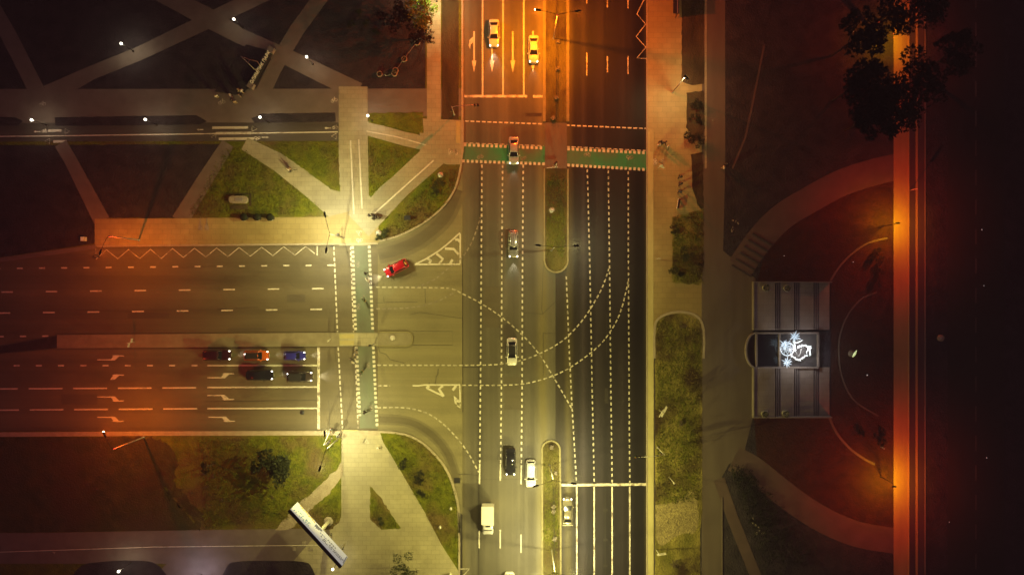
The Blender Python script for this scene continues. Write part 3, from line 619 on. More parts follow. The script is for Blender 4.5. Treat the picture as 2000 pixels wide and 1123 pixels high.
M['leaf_lit'] = pmat('yellow_green_leaves', (.10, .20, .010), (.17, .28, .015), 1.1, .7, spec=.15)
M['dry'] = pmat('dry_stems', (.14, .10, .05), (.09, .06, .03), 3, .8)
M['flower'] = pmat('pale_petals', (.6, .52, .4), (.4, .34, .24), 3, .7)
M['head_on'] = emat('headlight_lens', (1, .92, .74), 5.0)
M['head_off'] = pmat('unlit_headlight', (.75, .74, .7), (.6, .6, .58), 5, .12, spec=.6)
M['tail'] = pmat('tail_lamp', (.20, .012, .016), (.15, .008, .012), 6, .15)
M['tail_on'] = emat('lit_tail_lamp', (1, .06, .08), 1.6, (.4, .02, .03))
M['lens_white'] = emat('park_lamp_globe', (1, .90, .70), 5.0)
M['lens_amber'] = emat('street_lamp_lens', (1, .62, .2), 22.0)
M['lens_off'] = emat('street_lamp_underside', (1, .72, .3), 2.0)
M['led'] = emat('white_led_string', (.60, .82, 1.0), .62)
M['led_warm'] = emat('pale_led_garland', (.86, .98, .94), .72)
M['letters'] = emat('sign_letter_face', (1, .74, .34), .12, (.5, .42, .28))

def base_plate(t, r=.22):
    MB().lathe((0, 0, 0), [(0, .1), (r, .1), (r, .16), (r * .55, .22), (.12, .5), (0, .5)], 12).build('base', M['steel'], t)

def lamp_light(name, pos, L, col, k=.4, col2=None, rad=.16, ang=168):
    """L = brightness straight below; k widens the beam like a road-lighting optic; col2 = tint of the light leaving at flat angles"""
    h = pos[2]; d = bpy.data.lights.new(name, 'SPOT'); d.energy = 39.5 * L * h * h
    d.shadow_soft_size = rad; d.spot_size = R(ang); d.spot_blend = .25
    d.use_nodes = True; nt = d.node_tree; N = nt.nodes; Lk = nt.links; em = N['Emission']
    tc = N.new('ShaderNodeTexCoord'); sx = N.new('ShaderNodeSeparateXYZ'); Lk.new(tc.outputs['Normal'], sx.inputs[0])
    a = N.new('ShaderNodeMath'); a.operation = 'ABSOLUTE'; Lk.new(sx.outputs['Z'], a.inputs[0])
    mx = N.new('ShaderNodeMath'); mx.operation = 'MAXIMUM'; mx.inputs[1].default_value = .2; Lk.new(a.outputs[0], mx.inputs[0])
    pw = N.new('ShaderNodeMath'); pw.operation = 'POWER'; pw.inputs[1].default_value = -k; Lk.new(mx.outputs[0], pw.inputs[0])
    Lk.new(pw.outputs[0], em.inputs['Strength'])
    mr = N.new('ShaderNodeMapRange'); mr.inputs[1].default_value = .35; mr.inputs[2].default_value = .95; Lk.new(a.outputs[0], mr.inputs[0])
    mc = N.new('ShaderNodeMixRGB'); mc.inputs[1].default_value = (*(col2 or col), 1); mc.inputs[2].default_value = (*col, 1); Lk.new(mr.outputs[0], mc.inputs[0]); Lk.new(mc.outputs[0], em.inputs['Color'])
    o = bpy.data.objects.new(name, d); C.objects.link(o); o.location = pos
    return o

AMBER = ((1.0, .92, .46), (1.0, .88, .24)); PLAZA = ((1.0, .95, .56), (1.0, .89, .25)); ORANGE = ((1.0, .245, .002), (1.0, .095, .008)); RED = ((1.0, .16, .001), (1.0, .045, .014)); EMB = ((1.0, .46, .003), (1.0, .055, .012)); EASTL = ((1.0, .82, .36), (1.0, .40, .04))
def street_lamp(label, base, top, heads, L, col, h=10.4, glare=(), mid=None, k=.4, only=None, pole_mat='steel'):
    """base/top/heads are where they appear in the photo; they are built at their real height"""
    b = W(*base); tp = W(top[0], top[1], h - .4)
    t = thing('street_lamp', label, 'street lamp', (b.x, b.y, 0), 0, 'street lamps')
    rel = lambda v: v - Vector((b.x, b.y, 0))
    base_plate(t)
    MB().tube([(0, 0, .3), (0, 0, h * .45), rel(Vector((b.x, b.y, h - .7)))], [.115, .095, .065], 10).build('pole', M[pole_mat], t)
    crown = Vector((0, 0, h - .7)); MB().ball(crown, .1).build('pole_cap', M[pole_mat], t)
    for i, hd in enumerate(heads):
        e = rel(W(hd[0], hd[1], h)); dv = Vector((e.x, e.y, 0)); ln = dv.length; u = dv.normalized()
        inner = e - u * .45
        MB().tube([crown, crown + u * ln * .15 + Vector((0, 0, .35)), crown + u * ln * .5 + Vector((0, 0, .62)), inner + Vector((0, 0, .02))], [.045, .04, .035, .03], 8).build('arm', M['steel_dark'], t)
        a = math.atan2(u.y, u.x)
        hm = MB(); prof = [(-.5, .10), (-.3, .155), (.2, .165), (.45, .10)]
        vs = []; n = 10
        for x, w in prof:
            for q in range(n):
                an = 2 * math.pi * q / n; y = w * math.cos(an); z = .075 * math.sin(an) * (1 if math.sin(an) > 0 else .5)
                vs.append(Vector((e.x + x * math.cos(a) - y * math.sin(a), e.y + x * math.sin(a) + y * math.cos(a), e.z + z)))
        hm.add(vs, [(p * n + q, p * n + (q + 1) % n, (p + 1) * n + (q + 1) % n, (p + 1) * n + q) for p in range(3) for q in range(n)] + [tuple(range(n - 1, -1, -1)), tuple(range(3 * n, 4 * n))], True)
        hd_o = hm.build('lamp_head', M['steel_dark'], t)
        lit = i in glare
        lc = e + u * (.44 if lit else .1) + Vector((0, 0, -.06))
        MB().ball(lc, (.15, .15, .12) if lit else (.11, .11, .05)).build('lens', M['lens_amber'] if lit else M['lens_off'], hd_o)
        if L[i] > 0: lamp_light('lamp_light', tuple(Vector((b.x, b.y, 0)) + e + Vector((0, 0, -.30))), L[i], col[0], k, col[1])
    return t

street_lamp('double armed street lamp at the north kerb of the side road crossing', (672, 465), (642, 458), [(634.5, 419), (637, 489)], [1.75, 1.7], PLAZA, k=.35)
street_lamp('double armed street lamp on the grass south of the side road crossing', (666, 852), (634, 880), [(634, 846), (624.5, 915)], [1.7, 1.45], AMBER, k=.35)
street_lamp('double armed street lamp on the median at the top of the avenue', (1081, 76), (1090, 26), [(1051, 20), (1129, 22)], [4.6, 1.2], ORANGE, 11.6, (0,), k=.5, pole_mat='steel_pale')
street_lamp('double armed street lamp on the north median facing the junction', (1077, 489), (1085, 478), [(1051, 479), (1126, 480)], [.3, .9], AMBER, k=.8)
street_lamp('double armed street lamp on the south median by the stop line', (1074, 908), (1082, 938), [(1046, 949), (1121, 944)], [1.2, 1.5], AMBER, k=.8, pole_mat='steel_pale')
street_lamp('street lamp with leaning silhouette on the south median at the bottom edge', (1077.5, 1074), (1085, 1118), [(1049, 1127), (1123, 1126)], [1.8, 1.8], AMBER, k=.8, pole_mat='steel_pale')
street_lamp('single armed street lamp south of the side road, its bulb glowing', (281, 853), (219, 878), [(204, 848.5)], [1.35], RED, 10.3, (0,), k=.4, pole_mat='steel_pale')
street_lamp('single armed street lamp on the pavement north of the side road', (272, 469), (207, 463), [(196, 493)], [1.08], RED, 10.3, k=.4, pole_mat='steel_pale')
street_lamp('slim street lamp on the east pavement over a bright pool of light', (1313, 181), (1342, 140), [(1341, 152)], [.72], EASTL, 9.6, k=.1)
def low_lamp(label, base, head, h, L, col, k):
    b = W(*base); e = W(head[0], head[1], h) - Vector((b.x, b.y, 0))
    t = thing('embankment_lamp', label, 'lamp', (b.x, b.y, 0), 0, 'low lamps beside the embankment path')
    MB().lathe((0, 0, 0), [(0, .1), (.16, .1), (.16, .2), (.07, .35), (0, .35)], 10).build('base', M['steel_dark'], t)
    MB().tube([(0, 0, .3), (0, 0, h - .8), (e.x * .4, e.y * .4, h - .1), (e.x - .2, e.y, h)], [.07, .055, .045, .04], 8).build('pole', M['steel_dark'], t)
    hd = MB().ball((e.x, e.y, h), (.40, .15, .07), 12, 6).build('lamp_head', M['steel_dark'], t)
    MB().ball((e.x, e.y, h - .06), (.2, .1, .04)).build('lens', M['lens_off'], hd)
    lamp_light('lamp_light', (b.x + e.x, b.y + e.y, h - .25), L, col[0], k, col[1])
low_lamp('low black lamp by the northern orange pool on the embankment path', (1724, 442), (1753.5, 436), 4.2, 3.2, EMB, 1.2)
low_lamp('low black lamp by the southern orange pool on the embankment path', (1720, 931), (1746.5, 950), 4.2, 3.5, EMB, 1.2)

low_lamp('low black lamp half hidden by crowns at the orange gap', (1722, 76), (1750, 68), 4.2, 2.2, EMB, 1.1)
def park_lamp(label, px, py, L=.35, col=(1, .88, .62), h=4.0, tail=(.35, .3)):
    e = W(px, py, h); b = Vector((e.x, e.y, 0))
    t = thing('park_lamp', label, 'park lamp', b, 0, 'white globe lamps in the park')
    MB().lathe((0, 0, 0), [(0, .1), (.17, .1), (.17, .22), (.08, .4), (0, .4)], 10).build('base', M['steel_dark'], t)
    MB().tube([(0, 0, .3), (0, 0, h - .2)], [.06, .045], 8).build('pole', M['steel_dark'], t)
    MB().lathe((0, 0, h - .25), [(0, 0), (.10, 0), (.15, .1), (.22, .30), (.19, .45), (.07, .54), (0, .54)], 14).build('globe', M['lens_white'], t)
    MB().lathe((0, 0, h + .27), [(0, .09), (.06, .07), (.10, 0), (0, 0)], 10).build('globe_cap', M['steel_dark'], t)
    lamp_light('lamp_light', (b.x, b.y, h - .32), L * 1.35, col, .2, rad=.2)
    return t
park_lamp('white globe lamp alone on the dark lawn beside the diagonal path', 237, 86, .6)
park_lamp('white globe lamp at the crossing of the two long diagonal paths', 457, 38.5, .24)
park_lamp('white globe lamp northeast of the park name sign', 599, 112, .36)
park_lamp('white globe lamp between promenade and cycle road at the west edge', 62, 235, .35)
park_lamp('white globe lamp on the long grass strip by the promenade', 284, 234, .36)
park_lamp('white globe lamp south of the lit people by the park sign', 508, 229.5, .38)
park_lamp('white globe lamp at the plaza beside the small triangular lawn', 718.5, 226.5, .4)
park_lamp('white globe lamp on the dark lawn at the bottom left edge', 232, 1115, .40)
park_lamp('white globe lamp right below the tall billboard', 650, 1111, .30)
park_lamp('white globe lamp at the top beside the lit yellow green tree', 846, -24, 1.6, (.95, .9, .42), 6.0)
park_lamp('white globe lamp at the bottom of the purplish paved gap', 372, 1142, .9, (.80, .70, 1.0), 4.5)

# ------------------------------------------------------------------ cars
def loft(st, ring):
    vs = []; n = len(ring(st[0]))
    for s_ in st: vs += ring(s_)
    fs = [(i * n + k, i * n + k + 1, (i + 1) * n + k + 1, (i + 1) * n + k) for i in range(len(st) - 1) for k in range(n - 1)]
    fs += [(i * n + n - 1, i * n, (i + 1) * n, (i + 1) * n + n - 1) for i in range(len(st) - 1)]
    fs += [tuple(range(n - 1, -1, -1)), tuple(range((len(st) - 1) * n, len(st) * n))]
    return vs, fs
SHAPES = {
    # L, W, roof z, belt z, cabin: rear base, rear roof, front roof, front base ; hood/tail heights
    'sedan': dict(L=4.6, W=1.78, rz=1.43, bz=.95, cab=(-1.82, -1.02, .28, 1.12), hood=.86, tail=.98),
    'hatch': dict(L=4.15, W=1.74, rz=1.50, bz=.95, cab=(-1.98, -1.48, .32, 1.12), hood=.88, tail=.96),
    'wagon': dict(L=4.6, W=1.80, rz=1.58, bz=.97, cab=(-2.18, -1.86, .30, 1.10), hood=.90, tail=.98),
    'suv': dict(L=4.7, W=1.86, rz=1.72, bz=1.06, cab=(-2.24, -1.98, .28, 1.02), hood=1.0, tail=1.08),
    'coupe': dict(L=4.4, W=1.76, rz=1.34, bz=.90, cab=(-1.70, -.75, .20, 1.05), hood=.82, tail=.93),
}
def car_meshes(kind, roof_black=False, spoiler=False):
    p = SHAPES[kind]; L, Wd, rz, bz = p['L'], p['W'] / 2, p['rz'], p['bz']; h = L / 2; cr, rr, rf, cf = p['cab']
    st = [(-h, .74, .42, bz - .25), (-h + .06, .86, .34, p['tail'] - .06), (-h + .25, .95, .26, p['tail']), (-h + .7, .99, .21, bz + .01), (-.5, 1, .2, bz), (.5, 1, .2, bz), (cf - .1, .995, .2, bz), (cf + .12, .985, .2, bz - .03),
          (h - .75, .965, .21, p['hood'] + .02), (h - .4, .93, .23, p['hood'] - .05), (h - .16, .85, .27, p['hood'] - .14), (h - .04, .73, .33, p['hood'] - .22), (h, .60, .40, p['hood'] - .34)]
    def ring(s_):
        x, k, z0, z1 = s_; w = Wd * k; m = (z0 + z1) / 2
        hv = [(w * .86, z0), (w * .97, z0 + .10), (w, m - .04), (w * .985, z1 - .16), (w * .93, z1 - .045), (w * .78, z1), (w * .4, z1 + .025), (0, z1 + .032)]
        return [(x, -y, z) for y, z in hv] + [(x, y, z) for y, z in hv[-2::-1]]
    out = {}
    b = MB(); b.add(*loft(st, ring), smooth=True); out['body'] = b
    wb = Wd * .90; wr = Wd * .70
    cs = [(cr, bz - .02), (rr - .03, rz - .09), (rr + .12, rz - .02), ((rr + rf) / 2, rz), (rf - .1, rz - .015), (rf + .06, rz - .075), (cf, bz - .02)]
    def cring(s_):
        x, z = s_; t = max(0, (z - bz) / (rz - bz)); ws = wb + (wr - wb) * t
        return [(x, -wb, bz - .05), (x, -ws, z - .05 * t), (x, -ws * .88, z), (x, 0, z + .025 * t), (x, ws * .88, z), (x, ws, z - .05 * t), (x, wb, bz - .05)]
    b = MB(); b.add(*loft(cs, cring), smooth=True); out['cabin'] = b
    def quad(pts, off):
        a, bb, c, d = [Vector(v) for v in pts]; n = (bb - a).cross(d - a).normalized() * off
        if n.z < 0: n = -n
        return MB().add([v + n for v in (a, bb, c, d)] + [v - n for v in (a, bb, c, d)], [(0, 1, 2, 3), (7, 6, 5, 4), (0, 4, 5, 1), (1, 5, 6, 2), (2, 6, 7, 3), (3, 7, 4, 0)])
    dz = rz - bz
    def pt(x, z, y): return (x, y, z)
    xw = lambda t: cf + (rf + .06 - cf) * t; xr = lambda t: cr + (rr - .03 - cr) * t
    ww = lambda t: (wb + (wr - wb) * t) * .88
    out['windscreen'] = quad([pt(xw(.10), bz + dz * .085, -ww(.1) * .98), pt(xw(.10), bz + dz * .085, ww(.1) * .98), pt(xw(.96), bz + dz * .80, ww(.9) * .95), pt(xw(.96), bz + dz * .80, -ww(.9) * .95)], .022)
    out['rear_window'] = quad([pt(xr(.16), bz + dz * .13, -ww(.1) * .94), pt(xr(.16), bz + dz * .13, ww(.1) * .94), pt(xr(.92), bz + dz * .75, ww(.9) * .9), pt(xr(.92), bz + dz * .75, -ww(.9) * .9)], .022)
    for nm, s_ in (('side_window', -1), ('side_window_b', 1)):
        y0 = s_ * (wb - .012); y1 = s_ * (wb + (wr - wb) * .84 + .004)
        q = quad([pt(cr + .32, bz + .04, y0), pt(cf - .22, bz + .04, y0), pt(rf - .05, bz + dz * .82, y1), pt(rr + .12, bz + dz * .82, y1)], .02); out[nm] = q
    if roof_black:
        ra, rb_ = rr - .06, rf + .1; wq = wr * .97
        out['roof_panel'] = MB().add([(ra, -wq, rz - .09), (ra, wq, rz - .09), (rb_, wq, rz - .09), (rb_, -wq, rz - .09), (ra, -wq * .92, rz + .035), (ra, wq * .92, rz + .035), (rb_, wq * .92, rz + .032), (rb_, -wq * .92, rz + .032)],
                                     [(4, 7, 6, 5), (0, 1, 2, 3), (0, 4, 5, 1), (1, 5, 6, 2), (2, 6, 7, 3), (3, 7, 4, 0)])
    hz = p['hood'] - .13
    out['headlight'] = MB().ball((h - .20, -Wd * .72, hz), (.17, .12, .07)); out['headlight_b'] = MB().ball((h - .20, Wd * .72, hz), (.17, .12, .07))
    out['tail_light'] = MB().ball((-h + .10, -Wd * .74, p['tail'] - .15), (.07, .13, .07)); out['tail_light_b'] = MB().ball((-h + .10, Wd * .74, p['tail'] - .15), (.07, .13, .07))
    for nm, s_ in (('mirror', -1), ('mirror_b', 1)): out[nm] = MB().ball((cf - .28, s_ * (Wd + .09), bz + .07), (.085, .13, .075))
    for nm, s_, in (('bumper', 1), ('bumper_b', -1)): out[nm] = MB().box((s_ * (h - .03), 0, .42), (.14, Wd * 1.3, .17))
    out['grille'] = MB().box((h - .015, 0, p['hood'] - .30), (.06, Wd * .8, .14))
    out['number_plate'] = MB().box((h + .045, 0, .43), (.02, .5, .11)); out['number_plate_b'] = MB().box((-h - .045, 0, .45), (.02, .5, .11))
    for q, (hx, s_) in enumerate(((-.1, -1), (-1.0, -1), (-.1, 1), (-1.0, 1))): out['door_handle' + ('_b' * q)] = MB().box((hx, s_ * Wd * .985, bz - .14), (.16, .05, .03))
    out['wiper'] = MB().tube([(cf + .0, -.05, bz + .05), (cf - .28, -.45, bz + .2)], .012, 5).tube([(cf + .0, .5, bz + .05), (cf - .28, .12, bz + .2)], .012, 5)
    if spoiler: out['spoiler'] = MB().box((-h + .18, 0, p['tail'] + .14), (.2, Wd * 1.9, .035)).box((-h + .2, -Wd * .6, p['tail'] + .06), (.1, .04, .16)).box((-h + .2, Wd * .6, p['tail'] + .06), (.1, .04, .16))
    return out
wheel_m = {}
def add_wheels(t, xs, w, r=.32):
    for x in xs:
        for s_ in (-1, 1):
            key = (r, s_)
            if key not in wheel_m:
                ty = MB().lathe((0, 0, 0), [(r * .6, -.1), (r * .93, -.11), (r, -.07), (r, .07), (r * .93, .11), (r * .6, .1)], 20, 'y').build('wheel', M['rubber'], None, False).data
                rm = MB().lathe((0, 0, 0), [(0, s_ * .085), (r * .2, s_ * .10), (r * .55, s_ * .085), (r * .62, s_ * .105), (r * .62, -s_ * .09)], 15, 'y').build('rim', M['alloy'], None, False).data
                wheel_m[key] = (ty, rm)
            o = bpy.data.objects.new('wheel', wheel_m[key][0]); C.objects.link(o); o.parent = t; o.location = (x, s_ * (w - .10), r)
            q = bpy.data.objects.new('rim', wheel_m[key][1]); C.objects.link(q); q.parent = o
mesh_cache = {}
def paint(name, c, rough=.28, metal=.15): return pmat(name, c, tuple(x * .92 for x in c), 1.5, rough, metal, coat=.6)
def car(name, label, px, py, ang, kind, col, lit=True, roof_black=False, spoiler=False, beam=0.0, tail_on=False, rails=False, scale=1.0, mt=None):
    b = W(px, py); t = thing(name, label, 'car', (b.x, b.y, .004), R(ang), 'cars on the roads')
    t.scale = (scale, scale, scale)
    key = (kind, roof_black, spoiler)
    if key not in mesh_cache: mesh_cache[key] = {k: v.build(k, M['glass'], None, False).data for k, v in car_meshes(*key).items()}
    pm = mt or paint('car_paint_' + name, col)
    mats = {'body': pm, 'cabin': pm, 'mirror': pm, 'bumper': pm, 'spoiler': pm, 'roof_panel': M['black'], 'headlight': M['head_on'] if lit else M['head_off'], 'tail_light': M['tail_on'] if tail_on else M['tail'],
            'grille': M['black'], 'number_plate': M['plate'], 'door_handle': M['chrome'], 'wiper': M['black'], 'windscreen': M['glass'], 'rear_window': M['glass'], 'side_window': M['glass']}
    for k, me in mesh_cache[key].items():
        kk = k.replace('_b', '') if k.endswith('_b') else k
        o = bpy.data.objects.new(kk, me); C.objects.link(o); o.parent = t
        o.material_slots[0].link = 'OBJECT'; o.material_slots[0].material = mats[kk]
    p = SHAPES[kind]; add_wheels(t, (-p['L'] * .285, p['L'] * .30), p['W'] / 2)
    if rails:
        for s_ in (-1, 1): MB().tube([(-1.7, s_ * .52, p['rz'] + .02), (-1.5, s_ * .52, p['rz'] + .07), (.0, s_ * .52, p['rz'] + .07), (.2, s_ * .52, p['rz'] + .0)], .02, 6).build('roof_rail', M['chrome'], t)
        for q in range(3): MB().box((-.75, -.3 + .3 * q, p['rz'] + .03), (1.9, .06, .02)).build('roof_rib', M['chrome'], t)
    if beam:
        d = bpy.data.lights.new('headlight_beam', 'SPOT'); d.energy = beam * 2.2; d.color = (1, .95, .8); d.spot_size = R(60); d.spot_blend = .8; d.shadow_soft_size = .12
        o = bpy.data.objects.new('headlight_beam', d); C.objects.link(o); o.parent = t; o.location = (p['L'] / 2 + .2, 0, .6); o.rotation_euler = (R(0), R(-80), 0)
    return t
PW = paint('white_car_paint', (.72, .70, .64)); PS = paint('silver_car_paint', (.56, .54, .48), .25, .4); PK = paint('black_car_paint', (.012, .012, .016), .15)
PG = paint('grey_car_paint', (.34, .32, .28), .25, .35); PGOLD = paint('champagne_car_paint', (.24, .21, .13), .25, .4)
car('sedan_car', 'pale sedan in the second lane on the orange lit top of the avenue', 965, 68, -90, 'sedan', 0, mt=PW, beam=240)
car('sedan_car', 'white sedan stopped over a painted arrow beside the top median', 1042, 99, -90, 'sedan', 0, mt=PW, beam=60)
car('sedan_car', 'silver sedan driving across the green cycle crossing', 1003.5, 296, -90, 'sedan', 0, mt=PS, beam=80)
car('wagon_car', 'dark grey estate car with silver roof rails and bright headlights', 1003, 477, -90, 'wagon', 0, mt=PG, rails=True, beam=320)
car('hatchback_car', 'red hatchback turning out of the slip lane by the painted triangle', 775, 523.5, 207, 'hatch', (.46, .006, .016), beam=420, tail_on=True)
car('sedan_car', 'white car with black roof in the middle of the junction', 1000, 686, -90, 'sedan', 0, mt=PW, lit=False, roof_black=True, scale=1.0)
car('sedan_car', 'black sedan heading down the avenue toward the white truck', 997, 899.5, -90, 'sedan', 0, mt=PK, beam=0)
car('hatchback_car', 'white hatchback beside the rounded tip of the south median', 1036.5, 922.5, -90, 'wagon', 0, mt=PW, lit=False)
car('sedan_car', 'champagne coloured sedan with a rear spoiler waiting at the northbound stop line', 1108, 996.5, 90, 'sedan', 0, mt=PGOLD, spoiler=True, beam=90)
car('wagon_car', 'white car cut off by the bottom edge', 995, 1141, -90, 'wagon', 0, mt=PW)
car('wagon_car', 'dark maroon estate car third in the upper queue, bright headlights', 427, 692.5, 0, 'suv', (.035, .006, .008), beam=60, tail_on=True)
car('hatchback_car', 'orange hatchback with black roof, second in the upper queue', 503.5, 693.5, 0, 'hatch', (.55, .10, .006), roof_black=True, beam=50)
car('hatchback_car', 'small blue hatchback first in the upper queue', 577.5, 694, 0, 'hatch', (.032, .030, .30), lit=True, beam=90, scale=.88)
car('sedan_car', 'black sedan second in the lower queue', 509.5, 731.5, 0, 'sedan', 0, mt=PK, beam=40)
car('hatchback_car', 'dark grey hatchback first in the lower queue at the stop line', 587.5, 734.5, 0, 'hatch', (.05, .035, .028), beam=240, scale=1.05, roof_black=True)

# box truck
b = W(953.5, 1010); t = thing('box_truck', 'white box truck with a tall square body casting a dark shadow', 'truck', (b.x, b.y, .004), R(-90))
MB().box((-.3, 0, .62), (4.9, .9, .16)).build('chassis', M['black'], t)
MB().box((-1.08, 0, 1.72), (3.0, 2.06, 2.0)).build('cargo_box', PW, t)
MB().box((-2.6, 0, 1.72), (.05, 1.9, 1.86)).build('rear_door', M['steel_pale'], t)
for y in (-1.04, 1.04): MB().box((-1.08, y, 2.705), (3.04, .05, .07)).build('box_rail', M['steel'], t)
cabm = MB(); cabm.add(*loft([(.48, 1.0, 2.0), (.6, 1.0, 2.1), (1.15, 1.0, 2.12), (1.42, .98, 2.02), (1.85, .95, 1.32), (2.25, .92, 1.16), (2.5, .82, 1.0), (2.58, .7, .8)],
    lambda s_: [(s_[0], -.93 * s_[1], .42), (s_[0], -.96 * s_[1], 1.1 if s_[2] > 1.15 else s_[2] * .8), (s_[0], -.80 * s_[1] if s_[2] > 1.3 else -.88 * s_[1], s_[2] - .08), (s_[0], -.66 * s_[1], s_[2]), (s_[0], .66 * s_[1], s_[2]), (s_[0], .80 * s_[1] if s_[2] > 1.3 else .88 * s_[1], s_[2] - .08), (s_[0], .96 * s_[1], 1.1 if s_[2] > 1.15 else s_[2] * .8), (s_[0], .93 * s_[1], .42)]), smooth=True)
cabm.build('cab', PW, t)
MB().add([(1.47, -.72, 1.97), (1.47, .72, 1.97), (1.83, .78, 1.38), (1.83, -.78, 1.38), (1.40, -.72, 1.9), (1.40, .72, 1.9), (1.76, .78, 1.3), (1.76, -.78, 1.3)], [(0, 3, 2, 1), (0, 1, 5, 4), (1, 2, 6, 5), (2, 3, 7, 6), (3, 0, 4, 7)]).build('windscreen', M['glass'], t)
MB().box((.85, 0, 2.125), (.22, .75, .05)).build('roof_hatch', M['black'], t)
for y in (-.9, .9):
    MB().box((1.1, y, 1.55), (.55, .06, .45)).build('side_window', M['glass'], t); MB().ball((1.62, y * 1.22, 1.5), (.06, .1, .17)).build('mirror', M['black'], t)
    MB().ball((2.42, y * .72, .92), (.15, .15, .1)).build('headlight', M['head_off'], t); MB().ball((-2.63, y, .9), (.03, .08, .1)).build('tail_light', M['tail'], t)
MB().box((2.56, 0, .5), (.12, 1.5, .2)).build('bumper', M['black'], t); MB().box((2.63, 0, .5), (.02, .5, .11)).build('number_plate', M['plate'], t)
add_wheels(t, (-1.55, 1.75), .98, .36)
# ------------------------------------------------------------------ people
def skin_mesh(name, nd, ed, root, sub=1):
    ks = list(nd); me = bpy.data.meshes.new(name); me.from_pydata([nd[k][0] for k in ks], [(ks.index(a), ks.index(b)) for a, b in ed], [])
    o = bpy.data.objects.new(name, me); C.objects.link(o)
    o.modifiers.new('skin', 'SKIN'); o.modifiers.new('sub', 'SUBSURF').levels = sub
    for i, k in enumerate(ks):
        r = nd[k][1]; me.skin_vertices[0].data[i].radius = (r, r) if not isinstance(r, tuple) else r
        me.skin_vertices[0].data[i].use_root = (k == root)
    bpy.context.view_layer.update()
    m2 = bpy.data.meshes.new_from_object(o.evaluated_get(bpy.context.evaluated_depsgraph_get()))
    for p in m2.polygons: p.use_smooth = True
    bpy.data.objects.remove(o); m2.name = name; return m2
def pose(kind):
    V = Vector; n = {}
    if kind == 'ride':
        n['pel'] = (V((0, -.22, .98)), .13); n['spi'] = (V((0, -.10, 1.16)), .125); n['che'] = (V((0, .08, 1.34)), (.16, .12)); n['nec'] = (V((0, .17, 1.47)), .06)
        n['jaw'] = (V((0, .25, 1.53)), .072); n['hea'] = (V((0, .25, 1.61)), .093); n['top'] = (V((0, .22, 1.68)), .07); n['nos'] = (V((0, .36, 1.58)), .014)
        sh = (.17, .10, 1.40); el = (.24, .28, 1.2); wr = (.25, .48, 1.06); hd = (.25, .55, 1.04)
        legs = {1: ((.09, -.2, .92), (.11, .18, .86), (.1, .02, .46), (.1, .16, .40)), -1: ((.09, -.2, .92), (.11, .10, .62), (.1, -.08, .24), (.1, .06, .18))}
    else:
        n['pel'] = (V((0, 0, .95)), (.15, .12)); n['spi'] = (V((0, 0, 1.14)), .125); n['che'] = (V((0, .01, 1.34)), (.17, .12)); n['nec'] = (V((0, .0, 1.49)), .058)
        n['jaw'] = (V((0, .03, 1.57)), .07); n['hea'] = (V((0, .02, 1.65)), .093); n['top'] = (V((0, 0, 1.72)), .07); n['nos'] = (V((0, .128, 1.62)), .014)
        sh = (.18, 0, 1.42); el = (.23, -.03, 1.14); wr = (.22, .06, .91); hd = (.22, .08, .83)
        if kind == 'walk': legs = {1: ((.09, 0, .9), (.1, .20, .52), (.1, .22, .10), (.1, .38, .05)), -1: ((.09, 0, .9), (.1, .02, .5), (.1, -.26, .14), (.1, -.12, .05))}
        else: legs = {s: ((.09, 0, .9), (.11, .02, .5), (.12, 0, .1), (.14, .15, .05)) for s in (1, -1)}
    ed = [('pel', 'spi'), ('spi', 'che'), ('che', 'nec'), ('nec', 'jaw'), ('jaw', 'hea'), ('hea', 'top'), ('hea', 'nos')]
    n['ear1'] = (n['hea'][0] + V((.095, -.01, 0)), .018); n['ear2'] = (n['hea'][0] + V((-.095, -.01, 0)), .018); ed += [('hea', 'ear1'), ('hea', 'ear2')]
    for s in (1, -1):
        S = str(s); sw = (.18 if kind == 'walk' else 0) * -s
        f = lambda p, y=0.0: V((p[0] * s, p[1] + y, p[2]))
        n['sh' + S] = (f(sh), .072); n['el' + S] = (f(el, sw * .4), .046); n['wr' + S] = (f(wr, sw), .030); n['pa' + S] = (f(hd, sw), (.04, .02))
        ed += [('che', 'sh' + S), ('sh' + S, 'el' + S), ('el' + S, 'wr' + S), ('wr' + S, 'pa' + S)]
        dr = (f(hd) - f(wr)).normalized(); lat = V((0, 1, 0)) if kind != 'ride' else V((1, 0, 0)); inn = V((-s, 0, 0)) if kind != 'ride' else V((0, 0, -1))
        for q, (o_, l_) in enumerate(((-.033, .066), (-.011, .082), (.011, .078), (.033, .06))):
            a = n['pa' + S][0] + dr * .035 + lat * o_; b2 = a + dr * l_ * .55; c2 = a + dr * l_ * .9 + inn * .02
            for z, pnt in enumerate((a, b2, c2)): n['f%s%d%d' % (S, q, z)] = (pnt, .010 - .001 * z)
            ed += [('pa' + S, 'f%s%d0' % (S, q)), ('f%s%d0' % (S, q), 'f%s%d1' % (S, q)), ('f%s%d1' % (S, q), 'f%s%d2' % (S, q))]
        a = n['pa' + S][0] + lat * .045 + inn * .01
        n['t0' + S] = (a, .012); n['t1' + S] = (a + dr * .04 + lat * .015 + inn * .015, .010); ed += [('pa' + S, 't0' + S), ('t0' + S, 't1' + S)]
        hp, kn, an, to = legs[s]
        n['hp' + S] = (f(hp), .10); n['kn' + S] = (f(kn), .066); n['an' + S] = (f(an), .042); n['to' + S] = (f(to), .036)
        ed += [('pel', 'hp' + S), ('hp' + S, 'kn' + S), ('kn' + S, 'an' + S), ('an' + S, 'to' + S)]
    out = {'person': skin_mesh('person', n, ed, 'pel')}
    fat = lambda ks, g: {k: (n[k][0], tuple(r + g for r in n[k][1]) if isinstance(n[k][1], tuple) else n[k][1] + g) for k in ks}
